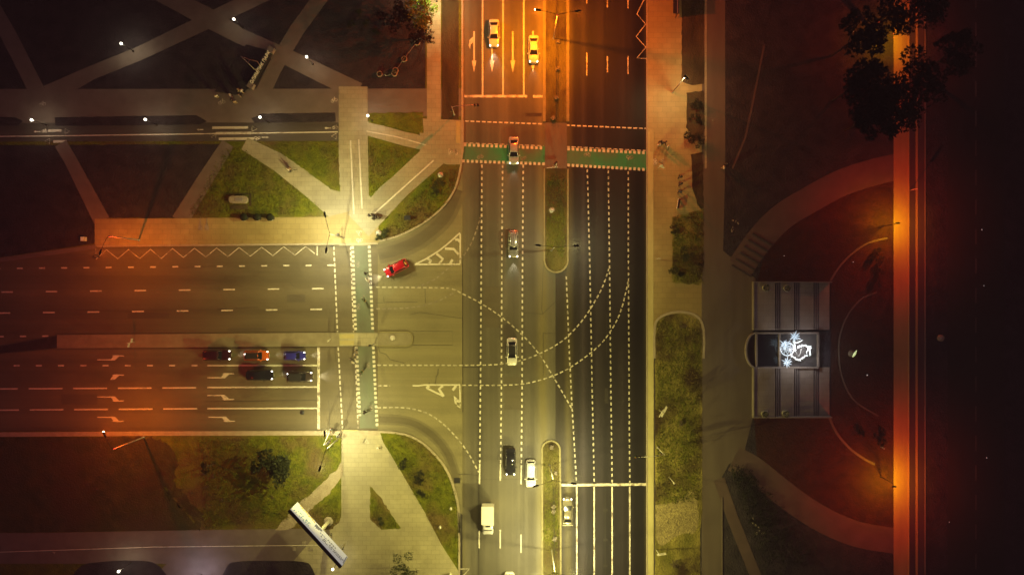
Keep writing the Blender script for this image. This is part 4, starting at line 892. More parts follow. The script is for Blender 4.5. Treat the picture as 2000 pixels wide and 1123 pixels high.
    jk = ['pel', 'spi', 'che', 'sh1', 'el1', 'wr1', 'sh-1', 'el-1', 'wr-1']
    out['jacket'] = skin_mesh('jacket', fat(jk, .022), [('pel', 'spi'), ('spi', 'che'), ('che', 'sh1'), ('sh1', 'el1'), ('el1', 'wr1'), ('che', 'sh-1'), ('sh-1', 'el-1'), ('el-1', 'wr-1')], 'pel')
    tk = ['pel', 'hp1', 'kn1', 'an1', 'hp-1', 'kn-1', 'an-1']
    out['trousers'] = skin_mesh('trousers', fat(tk, .016), [('pel', 'hp1'), ('hp1', 'kn1'), ('kn1', 'an1'), ('pel', 'hp-1'), ('hp-1', 'kn-1'), ('kn-1', 'an-1')], 'pel')
    for s in ('1', '-1'):
        mid = n['an' + s][0].lerp(n['to' + s][0], .5); out['shoe' + s] = MB().ball((mid.x, mid.y + .02, mid.z - .01), (.052, .15, .052), 10, 6).build('shoe', M['black'], None, False).data
    hc = n['hea'][0]; out['hair'] = MB().ball((hc.x, hc.y - .025, hc.z + .035), (.108, .118, .105), 12, 8).build('hair', M['black'], None, False).data
    for k in ('person', 'jacket', 'trousers'): out[k].materials.append(M['black'])
    return out
POSES = {}
CL = {k: pmat('cloth_' + k, c, tuple(x * .75 for x in c), 6, .85, bump=.2) for k, c in dict(black=(.012, .012, .014), dark=(.03, .028, .035), white=(.70, .66, .58), green=(.015, .05, .012), grey=(.16, .15, .14), blue=(.03, .05, .12), tan=(.35, .24, .12), jeans=(.05, .06, .10), red=(.2, .03, .02)).items()}
SK = pmat('skin', (.48, .30, .21), (.42, .25, .17), 8, .55); HR = {'dark': pmat('dark_hair', (.02, .014, .01), None, 12, .6), 'fair': pmat('fair_hair', (.42, .32, .17), None, 12, .6)}
def person(label, px, py, face, jk, tr='black', kind='stand', hair='dark', z=.128, group=None, sc=1.0):
    if kind not in POSES: POSES[kind] = pose(kind)
    P = POSES[kind]; o = bpy.data.objects.new('person', P['person']); C.objects.link(o)
    o.location = W(px, py); o.location.z = z; o.rotation_euler = (0, 0, R(face - 90)); o.scale = (sc, sc, sc); tag(o, label, 'person', group)
    def mt(x, m): x.material_slots[0].link = 'OBJECT'; x.material_slots[0].material = m
    mt(o, SK)
    for k, nm, m in (('jacket', 'jacket', CL[jk]), ('trousers', 'trousers', CL[tr]), ('hair', 'hair', HR[hair]), ('shoe1', 'shoe', CL['black']), ('shoe-1', 'shoe', CL['black'])):
        c = bpy.data.objects.new(nm, P[k]); C.objects.link(c); c.parent = o; mt(c, m)
    return o
BIKE = {}
def bicycle(label, px, py, face, z=.004, colour='steel_dark'):
    b = W(px, py); t = thing('bicycle', label, 'bicycle', (b.x, b.y, z), R(face - 90), 'bicycles')
    if not BIKE:
        ring = lambda y: [(0, y + .33 * math.cos(R(k)), .345 + .33 * math.sin(R(k))) for k in range(0, 361, 20)]
        for nm, y in (('wheel', -.52), ('wheel_b', .52)):
            m = MB().tube(ring(y), .018, 6, False)
            for k in range(0, 360, 45): m.tube([(0, y, .345), (0, y + .32 * math.cos(R(k)), .345 + .32 * math.sin(R(k)))], .004, 4)
            BIKE[nm] = m.build('wheel', M['rubber'], None, False).data
        BIKE['frame'] = MB().tube([(0, -.52, .345), (0, -.2, .86), (0, .34, .88), (0, 0, .3), (0, -.2, .86)], .02, 6).tube([(0, -.52, .345), (0, 0, .3)], .015, 6).tube([(0, .52, .345), (0, .34, .88), (0, .30, 1.02)], .018, 6).build('frame', M['steel_dark'], None, False).data
        BIKE['handlebar'] = MB().tube([(-.28, .42, 1.03), (-.12, .36, 1.05), (.12, .36, 1.05), (.28, .42, 1.03)], .016, 6).build('handlebar', M['steel'], None, False).data
        BIKE['saddle'] = MB().ball((0, -.24, .9), (.08, .14, .04)).build('saddle', M['black'], None, False).data
    for k, me in BIKE.items():
        o = bpy.data.objects.new(k.replace('_b', ''), me); C.objects.link(o); o.parent = t
    return t
def rider(label, blabel, px, py, face, jk, tr='black', hair='dark', z=.008):
    bicycle(blabel, px, py, face, z); return person(label, px, py, face, jk, tr, 'ride', hair, z + .02)
person('person in black jacket walking at the north end of the cycle crossing', 716, 534, 250, 'black', 'dark', 'walk', z=.01)
rider('cyclist in white on the east squares of the crossing', 'bicycle ridden by the cyclist in white', 721.5, 548, 118, 'white', 'tan')
rider('cyclist in dark green near the middle of the crossing, dark shadow behind', 'bicycle under the cyclist in dark green', 714, 586, 120, 'green', 'tan')
rider('cyclist in grey at the south edge of the traffic island gap', 'bicycle under the cyclist in grey', 696.5, 688, 265, 'grey', 'tan', 'fair')
person('person in black standing west of the crossing squares by the queue', 688, 700, 230, 'black', 'black', 'stand', z=.004)
person('person in white walking beside the cyclist in grey', 692, 706, 250, 'white', 'dark', 'walk', 'fair', .01)
rider('cyclist in green riding toward the lower left on the crossing', 'bicycle under the cyclist in green heading southwest', 709, 725, 238, 'green', 'tan')
person('person in black with arms swinging at the south end of the crossing', 714.5, 803, 190, 'black', 'black', 'walk', z=.01, sc=1.1)
person('person in white standing on the bright diagonal footpath', 567, 333.5, 60, 'white', 'tan', 'stand', 'fair', .16)
person('person in tan beside the one in white on the diagonal footpath', 569.5, 331, 240, 'tan', 'tan', 'stand', 'dark', .16)
bicycle('bicycle standing beside the couple on the diagonal footpath', 573, 335, 20, .16)
for i, (x, y, f, c, l) in enumerate(((723.5, 422, 200, 'black', 'leftmost of the dark group on the wide diagonal footpath'), (729, 421, 20, 'green', 'person in green in the dark group at the foot of the white line'), (733, 423, 150, 'dark', 'person in charcoal in the dark group, just right of the white line end'),
                                     (731.5, 428, 300, 'black', 'person in black, lowest of the dark group on the wide footpath'), (737, 426, 180, 'dark', 'person in charcoal second from the right in the dark group'), (742, 425.5, 0, 'green', 'person in green at the right end of the dark group'))):
    person(l, x, y, f, c, 'black', 'stand' if i % 2 else 'walk', z=.165, group='people grouped by the white line')
for x, y, f, c, k, l in ((1284, 286, 300, 'white', 'walk', 'person in white nearest the kerb east of the green crossing, long shadow'), (1287.5, 279, 120, 'black', 'stand', 'person in black in the group east of the green crossing'),
                         (1291, 282, 30, 'dark', 'stand', 'person in charcoal in the group east of the green crossing'), (1297, 281, 330, 'black', 'walk', 'person in black with a pale bag strap in the group near the soil bed'), (1302, 289, 320, 'white', 'walk', 'person in white at the right end of the group east of the crossing')):
    person(l, x, y, f, c, 'tan' if c == 'white' else 'black', k, 'fair' if c == 'white' else 'dark', .135, 'people waiting east of the green crossing')
for x, y, f, c, l in ((1325.5, 347, 80, 'black', 'topmost of the dark walkers by the soil bed'), (1326, 361, 100, 'dark', 'second of the dark walkers by the soil bed'), (1325, 376, 70, 'blue', 'third of the dark walkers by the soil bed, in navy')):
    person(l, x, y, f, c, 'black', 'walk', z=.14, group='people walking along the east pavement', sc=1.15)
person('person in white with long shadow on the east edge of the brown promenade', 1409.5, 329.5, 30, 'white', 'tan', 'walk', 'fair', .16)
person('person in dark clothes beside the one in white on the brown promenade', 1415, 322.5, 60, 'dark', 'black', 'walk', 'dark', .16)
for x, y, f, c, k, l in ((428, 192, 300, 'white', 'stand', 'person in white west of the park name sign'), (455, 190, 20, 'white', 'stand', 'person in white under the fan of shadows by the park sign'), (459, 200, 90, 'black', 'stand', 'person in black south of the park name sign'),
                         (464, 203, 120, 'tan', 'stand', 'lowest person of the group by the park sign'), (471, 180, 200, 'tan', 'walk', 'person in tan nearest the end of the park sign'), (477, 182, 160, 'white', 'walk', 'person in white next to the end of the park sign'), (471.5, 190, 40, 'grey', 'stand', 'person in grey between the others by the park sign')):
    person(l, x, y, f, c, 'black' if c == 'black' else 'tan', k, 'fair' if c in ('white', 'tan') else 'dark', .165, 'people meeting by the park sign')
person('person with dark clothes walking on the pavement by the zigzag line', 195, 501, 10, 'dark', 'black', 'walk', z=.006)

# ------------------------------------------------------------------ trees, bushes
def leaves(m, c, r, n, size, rg, flat=.8):
    for _ in range(n):
        while True:
            d = Vector((rg.uniform(-1, 1), rg.uniform(-1, 1), rg.uniform(-1, 1)))
            if .2 < d.length < 1: break
        d = d.normalized() * (d.length ** .5)
        p = Vector((c[0] + d.x * r[0], c[1] + d.y * r[1], c[2] + d.z * r[2]))
        a = Vector((rg.uniform(-1, 1), rg.uniform(-1, 1), rg.uniform(-.5, .5))).normalized() * size * rg.uniform(.6, 1.3)
        b = a.cross(Vector((rg.uniform(-.4, .4), rg.uniform(-.4, .4), 1)).normalized()) * .5
        m.add([p - a * .5, p + b * .5, p + a * .5, p - b * .5], [(0, 1, 2, 3)])
def tree(name, label, px, py, h, rad, mt, lobes, seed, cat='tree', group=None, dens=34, leaf=.42, trunk=True, squash=.75):
    """px,py = photo centre of the crown at height h; the trunk stands straight below"""
    rg = random.Random(seed); c = W(px, py, h); t = thing(name, label, cat, (c.x, c.y, .12), rg.uniform(0, 6), group)
    t.rotation_euler = (0, 0, 0)
    cr = MB(); tr = MB(); ctr = Vector((0, 0, h - .12)); lob = []
    for i in range(lobes):
        a = rg.uniform(0, 6.283); q = rad * math.sqrt(rg.uniform(.02, 1.0)); z = rg.uniform(-.45, .5) * rad * squash
        lob.append((Vector((q * math.cos(a), q * math.sin(a), h - .12 + z)), rad * rg.uniform(.2, .42)))
    for p, r in lob:
        leaves(cr, p, (r, r, r * .7), int(dens * (r / leaf) ** 1.3), leaf, rg)
        for _ in range(5):
            a = rg.uniform(0, 6.283); leaves(cr, p + Vector((math.cos(a), math.sin(a), rg.uniform(-.3, .3))) * r * 1.1, (r * .3,) * 3, int(dens * .25), leaf * .8, rg)
    if trunk:
        tr.tube([(0, 0, -.05), (.05, .02, h * .3), (0, 0, h * .62)], [.05 * rad + .05, .04 * rad + .04, .03 * rad + .03], 8)
        for p, r in lob[:9]: tr.tube([(0, 0, h * .5), (p * .5 + Vector((0, 0, h * .35))) * .9, p], [.02 * rad + .02, .015 * rad + .012, .012], 6)
    else:
        for p, r in lob[:7]: tr.tube([(rg.uniform(-.1, .1), rg.uniform(-.1, .1), -.05), p], [.02, .01], 5)
    tr.build('trunk' if trunk else 'stem', M['bark'], t); cr.build('crown' if trunk else 'foliage', M[mt], t)
    return t
tree('broadleaf_tree', 'dark leafy tree on the lit grass south of the side road', 519, 912, 4.6, 3.0, 'leaf_dark', 10, 15, dens=34, leaf=.62)
tree('broadleaf_tree', 'thin dark sapling left of the leafy tree on the south lawn', 404, 913, 3.2, 1.1, 'leaf_dark', 6, 12, dens=16, leaf=.35)
EV = 'dark trees at the north end of the embankment'
tree('broadleaf_tree', 'largest black tree crown reaching over the orange embankment path', 1757, 176, 13, 4.9, 'leaf_dark', 26, 21, 'tree', EV, leaf=.65, dens=30)
tree('broadleaf_tree', 'tree whose crown hides the embankment path below the orange gap', 1732, 214, 11, 3.4, 'leaf_dark', 20, 22, 'tree', EV, leaf=.6, dens=28)
tree('broadleaf_tree', 'dark tree cut by the top edge over the embankment path', 1778, -4, 13, 4.6, 'leaf_dark', 26, 23, 'tree', EV, leaf=.65, dens=28)
tree('broadleaf_tree', 'black tree west of the orange gap in the crowns', 1690, 62, 12, 3.1, 'leaf_dark', 20, 24, 'tree', EV, leaf=.65, dens=28)
tree('broadleaf_tree', 'black tree southwest of the orange gap in the crowns', 1692, 158, 12, 3.3, 'leaf_dark', 20, 25, 'tree', EV, leaf=.65, dens=28)
tree('broadleaf_tree', 'lowest black tree beside the orange embankment path', 1700, 232, 9, 2.4, 'leaf_dark', 18, 26, 'tree', EV, leaf=.6, dens=24)
tree('broadleaf_tree', 'black tree right of the embankment path near the lane', 1872, 100, 11, 3.0, 'leaf_dark', 18, 27, 'tree', EV, leaf=.6, dens=24)
tree('broadleaf_tree', 'yellow green lit tree at the top beside the avenue footpath', 818, 22, 4.5, 2.6, 'leaf_lit', 16, 31, leaf=.4, dens=26)
tree('broadleaf_tree', 'dark tree at the top between park and lit yellow green tree', 775, 30, 5, 2.6, 'leaf_dark', 12, 32, leaf=.4, dens=22)
tree('broadleaf_tree', 'dark tree on the park lawn south of the lit yellow green tree', 822, 62, 4, 2.0, 'leaf_dark', 12, 33, leaf=.4, dens=22)
def bush(label, px, py, r, mt, seed, h=None, lobes=7, leaf=.22, grp=None, dens=26, name='bush'):
    return tree(name, label, px, py, h or r * .75, r, mt, lobes, seed, 'bush', grp, dens, leaf, False, .5)
bush('oval dark bush nearest the crossing on the southwest corner lawn', 789, 906, .95, 'leaf_dark', 41)
bush('middle dark bush on the southwest corner lawn', 820, 927, .85, 'leaf_dark', 42); bush('lowest dark bush on the southwest corner lawn', 825, 961, .85, 'leaf_dark', 43); bush('dark bush joining the middle and lowest ones on the corner lawn', 818, 941, .6, 'leaf_dark', 44)
bush('dark bush on the narrow triangular lawn', 741, 1012, .5, 'leaf_bush', 45); bush('tiny dark bush at the tip of the narrow triangular lawn', 745, 1023, .35, 'leaf_bush', 46)
bush('dark bush on the northwest corner lawn by the curved kerb', 858, 362, 1.05, 'leaf_bush', 47); bush('small bush just below the one by the curved kerb', 851, 378, .6, 'leaf_bush', 48)
bush('brown bush at the crossing end of the northwest corner lawn', 752, 455, .7, 'leaf_bush', 49); bush('low brown bush at the very tip of the northwest corner lawn', 738, 464, .5, 'leaf_bush', 50)
bush('large olive shrub at the bottom edge on the pale pavement', 790, 1108, 1.9, 'leaf_bush', 51, lobes=12)
bush('dark star shaped shrub in the soil bed by the east pavement', 1357, 274, 1.5, 'leaf_dark', 52, lobes=10); bush('dark shrub in the soil bed just under the pavement lamp', 1362, 205, 1.0, 'leaf_dark', 53)
bush('dark shrub in the east soil bed beside the promenade', 1358, 232, .9, 'leaf_dark', 54)
bush('ragged bush on the left edge of the patchy grass bed', 1318, 448, .8, 'leaf_bush', 55); bush('ragged bush at the lower left of the patchy grass bed', 1315, 528, .8, 'leaf_bush', 56); bush('round bush in the middle of the patchy grass bed', 1342, 498, 1.1, 'leaf_bush', 57); bush('small round bush at the bottom of the patchy grass bed', 1330, 536, .45, 'leaf_dark', 58)
bush('pale round shrub near the top of the long verge', 1334, 634, .55, 'dry', 59, leaf=.15); bush('pale square shrub beside the shadow on the long verge', 1332, 828, .55, 'dry', 60, leaf=.15); bush('dry wreath like shrub on the verge at the bottom edge', 1318, 1100, .65, 'dry', 61, leaf=.16)
bush('olive shrub on the oval garden lawn', 1712, 500, 1.1, 'leaf_dark', 62); bush('dark shrub at the lamp on the embankment lawn', 1718, 522, 1.2, 'leaf_dark', 63)
bush('dark conical shrub with a lit base on the embankment lawn', 1719, 862, .9, 'leaf_dark', 64); bush('dim shrub north of the conical one on the embankment lawn', 1682, 846, .6, 'leaf_dark', 65)
for i, (x, y) in enumerate(((700, 26), (712, 46), (686, 48), (735, 62))): bush(['dim shrub at the top of the park, northernmost', 'dim shrub by a pale glint in the park', 'westernmost dim shrub at the top of the park', 'lowest of the dim shrubs at the top of the park'][i], x, y, .6, 'leaf_bush', 70 + i, grp='dim shrubs at the top of the park')
for i, (x, y) in enumerate(((397, 926), (415, 930), (404, 950), (375, 963), (432, 975), (461, 952), (483, 1000), (520, 950), (532, 970), (171, 946), (192, 955))):
    bush(['left of two pale tufts under the thin sapling', 'right of two pale tufts under the thin sapling', 'pale tuft below the pair under the sapling', 'pale tuft with dark rim west of the sapling', 'pale tuft with a dark rim south of the sapling', 'tiny pale tuft between sapling and leafy tree', 'loose pale tuft above the dirt path', 'pale tuft straight below the leafy tree', 'pale tuft nearest the billboard', 'left of two dim tufts on the unlit south lawn', 'right of two dim tufts on the unlit south lawn'][i], x, y, .3 if i != 5 else .16, 'dry', 90 + i, leaf=.14, lobes=4, grp='pale tufts on the south lawn', name='grass_tuft')
for i, (x, y) in enumerate(((1432, 432), (1437, 434), (1443, 436), (1431, 447), (1428, 453))):
    bush(['northwest', 'north', 'northeast', 'southern', 'lowest'][i] + ' of the pale flower clumps on the dark east lawn', x, y, .22, 'flower', 110 + i, leaf=.1, lobes=3, grp='pale flower clumps', name='flower_clump')
for i in range(7):
    x, y = ((1470, 1013), (1473, 1020), (1477, 1024), (1480, 1030), (1484, 1035), (1478, 1042), (1490, 1041))[i]
    bush(['topmost', 'second', 'third', 'fourth', 'fifth', 'lowest', 'rightmost'][i] + ' pale flower clump in the bed south of the curved path', x, y, .25, 'flower', 120 + i, leaf=.1, lobes=3, grp='pale flower clumps', name='flower_clump')
# hedge wedge by the slanting path
rg = random.Random(5); hm = MB(); hp = P2([(1426, 924), (1458, 902), (1500, 950), (1560, 1012), (1640, 1080)])
for i in range(900):
    u = rg.random(); a = Vector((*P2([(1441, 914)])[0], .5)).lerp(Vector((*P2([(1545, 1095)])[0], .5)), u); w = 1.5 + 4.5 * u
    leaves(hm, a + Vector((rg.uniform(-w, w) * .8, rg.uniform(-w, w) * .45, rg.uniform(-.2, .3))), (.35, .35, .3), 4, .3, rg)
t = thing('hedge', 'dark wedge shaped hedge between slanting path and curved path', 'hedge', (0, 0, 0)); hm.build('foliage', M['leaf_dark'], t)

# young trees in tree rings along the curved kerb at the north-west
for i, (x, y) in enumerate(((815, 85), (790, 117), (771, 145), (742, 146), (773, 139))):
    b = W(x, y); l = ['ring shaped planter nearest the avenue footpath', 'second ring planter from the avenue footpath', 'ring planter at the bottom of the curved row', 'pale ring planter at the west end of the row', 'small ring planter touching the bottom one'][i]
    t = thing('ring_planter', l, 'planter', (b.x, b.y, .126), 0, 'ring shaped planters in a curved row')
    MB().lathe((0, 0, 0), [(.36, 0), (.5, 0), (.5, .35), (.36, .35), (.36, .1)], 18).build('tub', M['concrete'], t)
    m = MB(); leaves(m, (0, 0, .55), (.3, .3, .3), 60, .16, random.Random(i)); m.build('foliage', M['leaf_bush'], t)
t = thing('rope_barrier', 'thin rope sagging between the ring planters', 'barrier', (0, 0, 0))
MB().tube([(*P2([(x, y)])[0], z) for x, y, z in ((833, 62, .5), (815, 85, .6), (802, 101, .4), (790, 117, .6), (780, 131, .4), (771, 145, .6), (756, 150, .4), (742, 146, .6))], .035, 6).build('rope', M['steel'], t)

M['patch'] = asphalt('patched_asphalt', (.098, .082, .050), 'x', .2)
# ------------------------------------------------------------------ median fence and planters
def fence(label, pts, step=2.2, h=.9):
    t = thing('median_fence', label, 'fence', (0, 0, 0)); p = [Vector((*q, 0)) for q in P2(pts)]
    rail = MB().tube([(v.x, v.y, h + .1) for v in p], .035, 6).tube([(v.x, v.y, h * .5) for v in p], .025, 6); rail.build('rail', M['steel_dark'], t)
    tot = (p[-1] - p[0]).length; n = int(tot / step)
    for i in range(n + 1):
        v = p[0].lerp(p[-1], i / n); MB().tube([(v.x, v.y, .1), (v.x, v.y, h + .16)], .04, 6).build('post', M['steel_dark'], t)
fence('dark railing along the top median', [(1087, -40), (1087, 236)], 3.2); fence('dark railing along the south median', [(1081, 950), (1083, 1170)], 3.2)
for i, (x, y) in enumerate(((1089, 83), (1088.5, 136), (1086, 192), (1080, 232), (1081, 988), (1081, 997), (1083, 1050), (1077, 872), (1085, 922))):
    b = W(x, y); l = ['planter below the pole of the top median lamp', 'planter in the middle of the top median railing', 'planter nearest the stop line on the top median', 'planter at the paved end of the top median', 'upper of two touching planters on the south median', 'lower of two touching planters on the south median', 'planter low on the south median railing', 'planter at the rounded tip of the south median', 'planter beside the south median lamp pole'][i]
    t = thing('median_planter', l, 'planter', (b.x, b.y, .13), .2 * i, 'small planters on the medians')
    MB().box((0, 0, .2), (.6, .5, .4), 0, 1.15).build('tub', M['concrete'], t)
    m = MB(); leaves(m, (0, 0, .55), (.38, .34, .3), 70, .17, random.Random(200 + i)); m.build('foliage', M['dry'], t)

# ------------------------------------------------------------------ signals and signs
def signal_head(t, c, rz=0.0, on=0):
    o = MB().box(c, (.30, .24, .92), rz).build('signal_head', M['black'], t)
    for k, (nm, cl) in enumerate((('red', (.25, .02, .01)), ('amber', (.25, .14, .01)), ('green', (.02, .2, .06)))):
        mm = M.setdefault('sig_' + nm, pmat('signal_' + nm, cl, None, 8, .2))
        MB().ball((c[0] + .14 * math.sin(rz), c[1] - .14 * math.cos(rz), c[2] + .29 - .29 * k), (.1, .06, .1)).build('signal_lens', mm, o)
def traffic_light(label, base, arm_px=None, h=5.6, heads=((0, -.25, 2.8, 0.0),), mt='steel_pale'):
    b = W(*base); t = thing('traffic_light', label, 'traffic light', (b.x, b.y, .12), 0, 'traffic lights'); base_plate(t, .18)
    MB().tube([(0, 0, .1), (0, 0, h)], [.085, .06], 8).build('pole', M[mt], t)
    if arm_px:
        e = W(arm_px[0], arm_px[1], h) - Vector((b.x, b.y, 0)); MB().tube([(0, 0, h - .6), (e.x * .15, e.y * .15, h), (e.x, e.y, h + .05)], [.055, .05, .035], 8).build('arm', M[mt], t)
        signal_head(t, (e.x, e.y, h - .3), math.atan2(e.y, e.x) + R(90))
        signal_head(t, (e.x * .88, e.y * .88, h - .2), math.atan2(e.y, e.x))
    for x, y, z, rz in heads: signal_head(t, (x, y, z), rz)
    return t
traffic_light('traffic light with an arm over the top of the avenue', (887.5, 225), (933, 205), 5.8, ((-.32, 0, 2.9, R(0)), (.0, .28, 2.9, R(90))))
traffic_light('traffic light with an arm reaching over the northbound lanes', (1284, 873), (1243.5, 893), 5.8, ((0, -.3, 2.9, 0),))
traffic_light('traffic light beside the lamp south of the side road stop line', (648.5, 855), (646, 838), 5.4, ((.35, 0, 3.0, R(90)), (0, -.3, 3.0, 0)), 'steel_pale')
traffic_light('short traffic light at the south kerb of the crossing', (667, 843), None, 3.4, ((0, -.25, 2.7, 0), (.3, 0, 2.7, R(90))))
traffic_light('short traffic light at the north kerb of the crossing', (668, 463), None, 3.4, ((0, .25, 2.7, R(180)),), 'steel_dark')
traffic_light('short traffic light on the rounded end of the side road island', (731, 672), None, 3.3, ((-.25, 0, 2.6, R(-90)),), 'steel_dark')
traffic_light('short traffic light at the paved gap of the top median', (1085, 326), None, 3.3, ((-.25, 0, 2.6, R(-90)), (0, .25, 2.6, R(180))))
def road_sign(label, base, h, boards, mt='steel_pale', ang=0.0):
    b = W(*base); t = thing('road_sign', label, 'sign', (b.x, b.y, .12), R(ang), 'signs beside the roads')
    MB().tube([(0, 0, -.02), (0, 0, h)], [.06, .05], 8).build('pole', M[mt], t)
    for sh, w, hh, z, dx in boards:
        m = MB()
        if sh == 'round': m.lathe((dx, -.08, z), [(0, -.02), (w / 2, -.02), (w / 2, .02), (0, .02)], 20, 'y')
        else: m.box((dx, -.08, z), (w, .05, hh))
        m.build('sign_board', M['steel_pale'], t)
road_sign('pale sign pole east of the green crossing', (1285, 329), 4.2, (('board', .9, .9, 2.5, .2), ('round', .6, 0, 3.4, 0)), ang=-30)
road_sign('lit sign cluster on the verge casting an arrow shaped shadow', (1287, 800), 4.2, (('board', 1.9, 1.2, 3.2, .3), ('round', .8, 0, 2.2, .2), ('board', .9, .5, 2.0, -.5)), ang=62)
road_sign('slim pole with an L shaped top on the verge', (1306, 930), 4.6, (('board', .25, .9, 3.9, .0),), ang=20)
road_sign('white board on a short pole at the bottom of the verge', (1281.5, 1072), 2.6, (('board', 1.5, .9, 2.2, .45),), ang=8)
road_sign('thin pole with a bright tip on the east pavement', (1281, 506), 3.6, (('round', .35, 0, 3.4, 0),), ang=70)
road_sign('bow tie shaped pair of boards on the traffic island', (263, 668), 2.4, (('board', .7, .7, 1.9, -.36), ('board', .7, .7, 1.2, .36)), ang=80)
road_sign('crumpled pale sign on the island gap beside the yellow tiles', (646, 663), 2.2, (('board', .6, .5, 1.7, .1), ('round', .5, 0, 1.1, -.2)), ang=40)
road_sign('keep right sign at the paved gap end of the north median', (1078, 329), 1.6, (('board', 1.9, .35, 1.2, .0),), ang=6)
road_sign('small lit sign post by the lamp on the embankment lawn', (1719, 872), 1.4, (('round', .3, 0, 1.2, 0),))
road_sign('slim post by the curve of the embankment lane', (1777, 372), 2.2, (('board', .3, .3, 1.9, 0),))
for i, (x, y) in enumerate(((881, 991), (880, 1119), (860, 1027), (739.5, 873))):
    b = W(x, y); t = thing('marker_post', ['small white marker near the southwest curved kerb', 'white marker at the bottom edge by the avenue', 'pale round marker on the southwest corner lawn', 'pale round bollard at the tip of the southwest corner lawn'][i], 'bollard', (b.x, b.y, .125), 0, 'white marker posts')
    MB().lathe((0, 0, 0), [(.16, 0), (.16, .5), (.22, .55), (.22, .65), (0, .7)], 12).build('post', M['steel_pale'], t); MB().lathe((0, 0, .3), [(.165, 0), (.17, .02), (.17, .1), (.165, .12)], 12).build('band', M['plate'], t)
for i, (x, y) in enumerate(((767, 659.5), (1077.5, 411), (860.5, 342), (739.5, 455))):
    b = W(x, y); z = .15 if i == 0 else .13
    t = thing('manhole_cover', ['pale round cover on the rounded traffic island', 'pale round cover on the north median', 'pale round cover on the corner lawn near the crossing', 'pale round cover near the foot of the corner lawn'][i], 'manhole cover', (b.x, b.y, z), 0, 'pale round covers')
    MB().lathe((0, 0, 0), [(.52, 0), (.52, .05), (.46, .06), (.46, .045), (0, .045)], 20).build('rim', M['concrete'], t); MB().lathe((0, 0, .05), [(.42, 0), (.42, .015), (0, .02)], 20).build('lid', M['steel_pale'], t)

# ------------------------------------------------------------------ street furniture
for i, (x, y) in enumerate(((480.5, 425.5), (506, 425.5), (531.5, 426))):
    b = W(x, y); t = thing('waste_container', ['leftmost of three dark round bins on the lawn edge', 'middle of three dark round bins on the lawn edge', 'rightmost of three dark round bins, turned aslant'][i], 'bin', (b.x, b.y, .155), R(20 * i), 'dark bins on the lawn edge')
    MB().lathe((0, 0, 0), [(0, 0), (.48, 0), (.6, 1.0), (.62, 1.05), (.56, 1.06), (0, 1.0)], 16).build('body', M['black'], t)
    MB().lathe((0, 0, 1.06), [(.63, 0), (.6, .1), (.3, .22), (0, .24)], 16).build('lid', M['leaf_dark'], t); MB().tube([(-.25, -.5, 1.12), (-.25, -.66, 1.1), (.25, -.66, 1.1), (.25, -.5, 1.12)], .02, 6).build('handle', M['steel'], t)
b = W(468, 391); t = thing('concrete_plinth', 'pale rounded concrete plinth on the green lawn', 'plinth', (b.x, b.y, .12))
MB().prism([(1.05 + .5 * math.cos(R(a)), .62 * math.sin(R(a))) for a in range(-90, 91, 18)] + [(-1.05 + .5 * math.cos(R(a)), .62 * math.sin(R(a))) for a in range(90, 271, 18)], 0, .7).build('slab', M['concrete'], t)
MB().box((0, -1.2, .06), (3.0, .8, .12)).box((0, 1.0, .05), (3.2, .3, .1)).box((1.9, 0, .05), (.3, 2.2, .1)).build('footing', M['soil'], t); MB().box((.2, 0, .73), (1.3, .5, .06)).build('inscription_plate', M['steel'], t)
b = W(857, 427) if False else W(797, 426.5); t = thing('utility_cabinet', 'low dark cabinet on the northwest corner lawn', 'cabinet', (b.x, b.y, .12))
MB().box((0, 0, .4), (.95, .6, .8)).build('body', M['steel_dark'], t); MB().box((0, 0, .83), (1.05, .7, .06)).build('roof', M['black'], t); MB().box((0, -.31, .42), (.8, .03, .65)).build('door', M['black'], t)
b = W(168, 467.5); t = thing('ticket_box', 'small glowing box on the dark lawn at the west', 'box', (b.x, b.y, .12))
MB().box((0, 0, .55), (.5, .7, 1.1)).build('body', M['steel_pale'], t); MB().box((-.12, 0, 1.12), (.16, .66, .05)).build('screen', M['letters'], t); MB().box((.14, 0, 1.12), (.16, .66, .05)).build('screen', M['letters'], t)  # utility box; its lit look comes from glowing top panels
b = W(1324, 399); t = thing('park_bench', 'white edged bench at the end of the dark walkers', 'bench', (b.x, b.y, .13), R(80))
MB().box((0, 0, .44), (1.7, .42, .06)).build('seat', M['wood'], t); MB().box((0, .24, .7), (1.7, .06, .4)).build('backrest', M['steel_pale'], t)
for x in (-.7, .7): MB().box((x, 0, .2), (.08, .4, .42)).build('leg', M['steel_pale'], t)
b = W(893, 938); t = thing('drain_cover', 'dark square drain cover by the southwest curved kerb', 'drain cover', (b.x, b.y, .004)); MB().box((0, 0, .01), (1.0, .9, .03)).build('frame', M['steel_dark'], t); MB().box((0, 0, .03), (.7, .6, .015)).build('grate', M['black'], t)
b = W(648, 480.5); t = thing('drain_cover', 'dark drain grate at the north kerb near the crossing', 'drain cover', (b.x, b.y, .004)); MB().box((0, 0, .01), (.75, .3, .03)).build('frame', M['steel_dark'], t); MB().box((0, 0, .03), (.6, .18, .015)).build('grate', M['black'], t)
b = W(1314, 17); t = thing('bus_shelter', 'long dark narrow roof of a shelter on the east pavement at the top', 'shelter', (b.x, b.y, .135))
MB().box((0, 0, 2.4), (.95, 3.6, .1)).build('roof', M['steel_dark'], t); MB().box((.25, 0, 2.47), (.14, 3.5, .05)).build('roof_rib', M['steel'], t); MB().box((.42, 0, 1.3), (.05, 3.4, 1.9)).build('back_panel', M['glass'], t)
for y in (-1.6, 1.6): MB().tube([(.42, y, 0), (.42, y, 2.4)], .05, 8).build('post', M['steel_dark'], t)
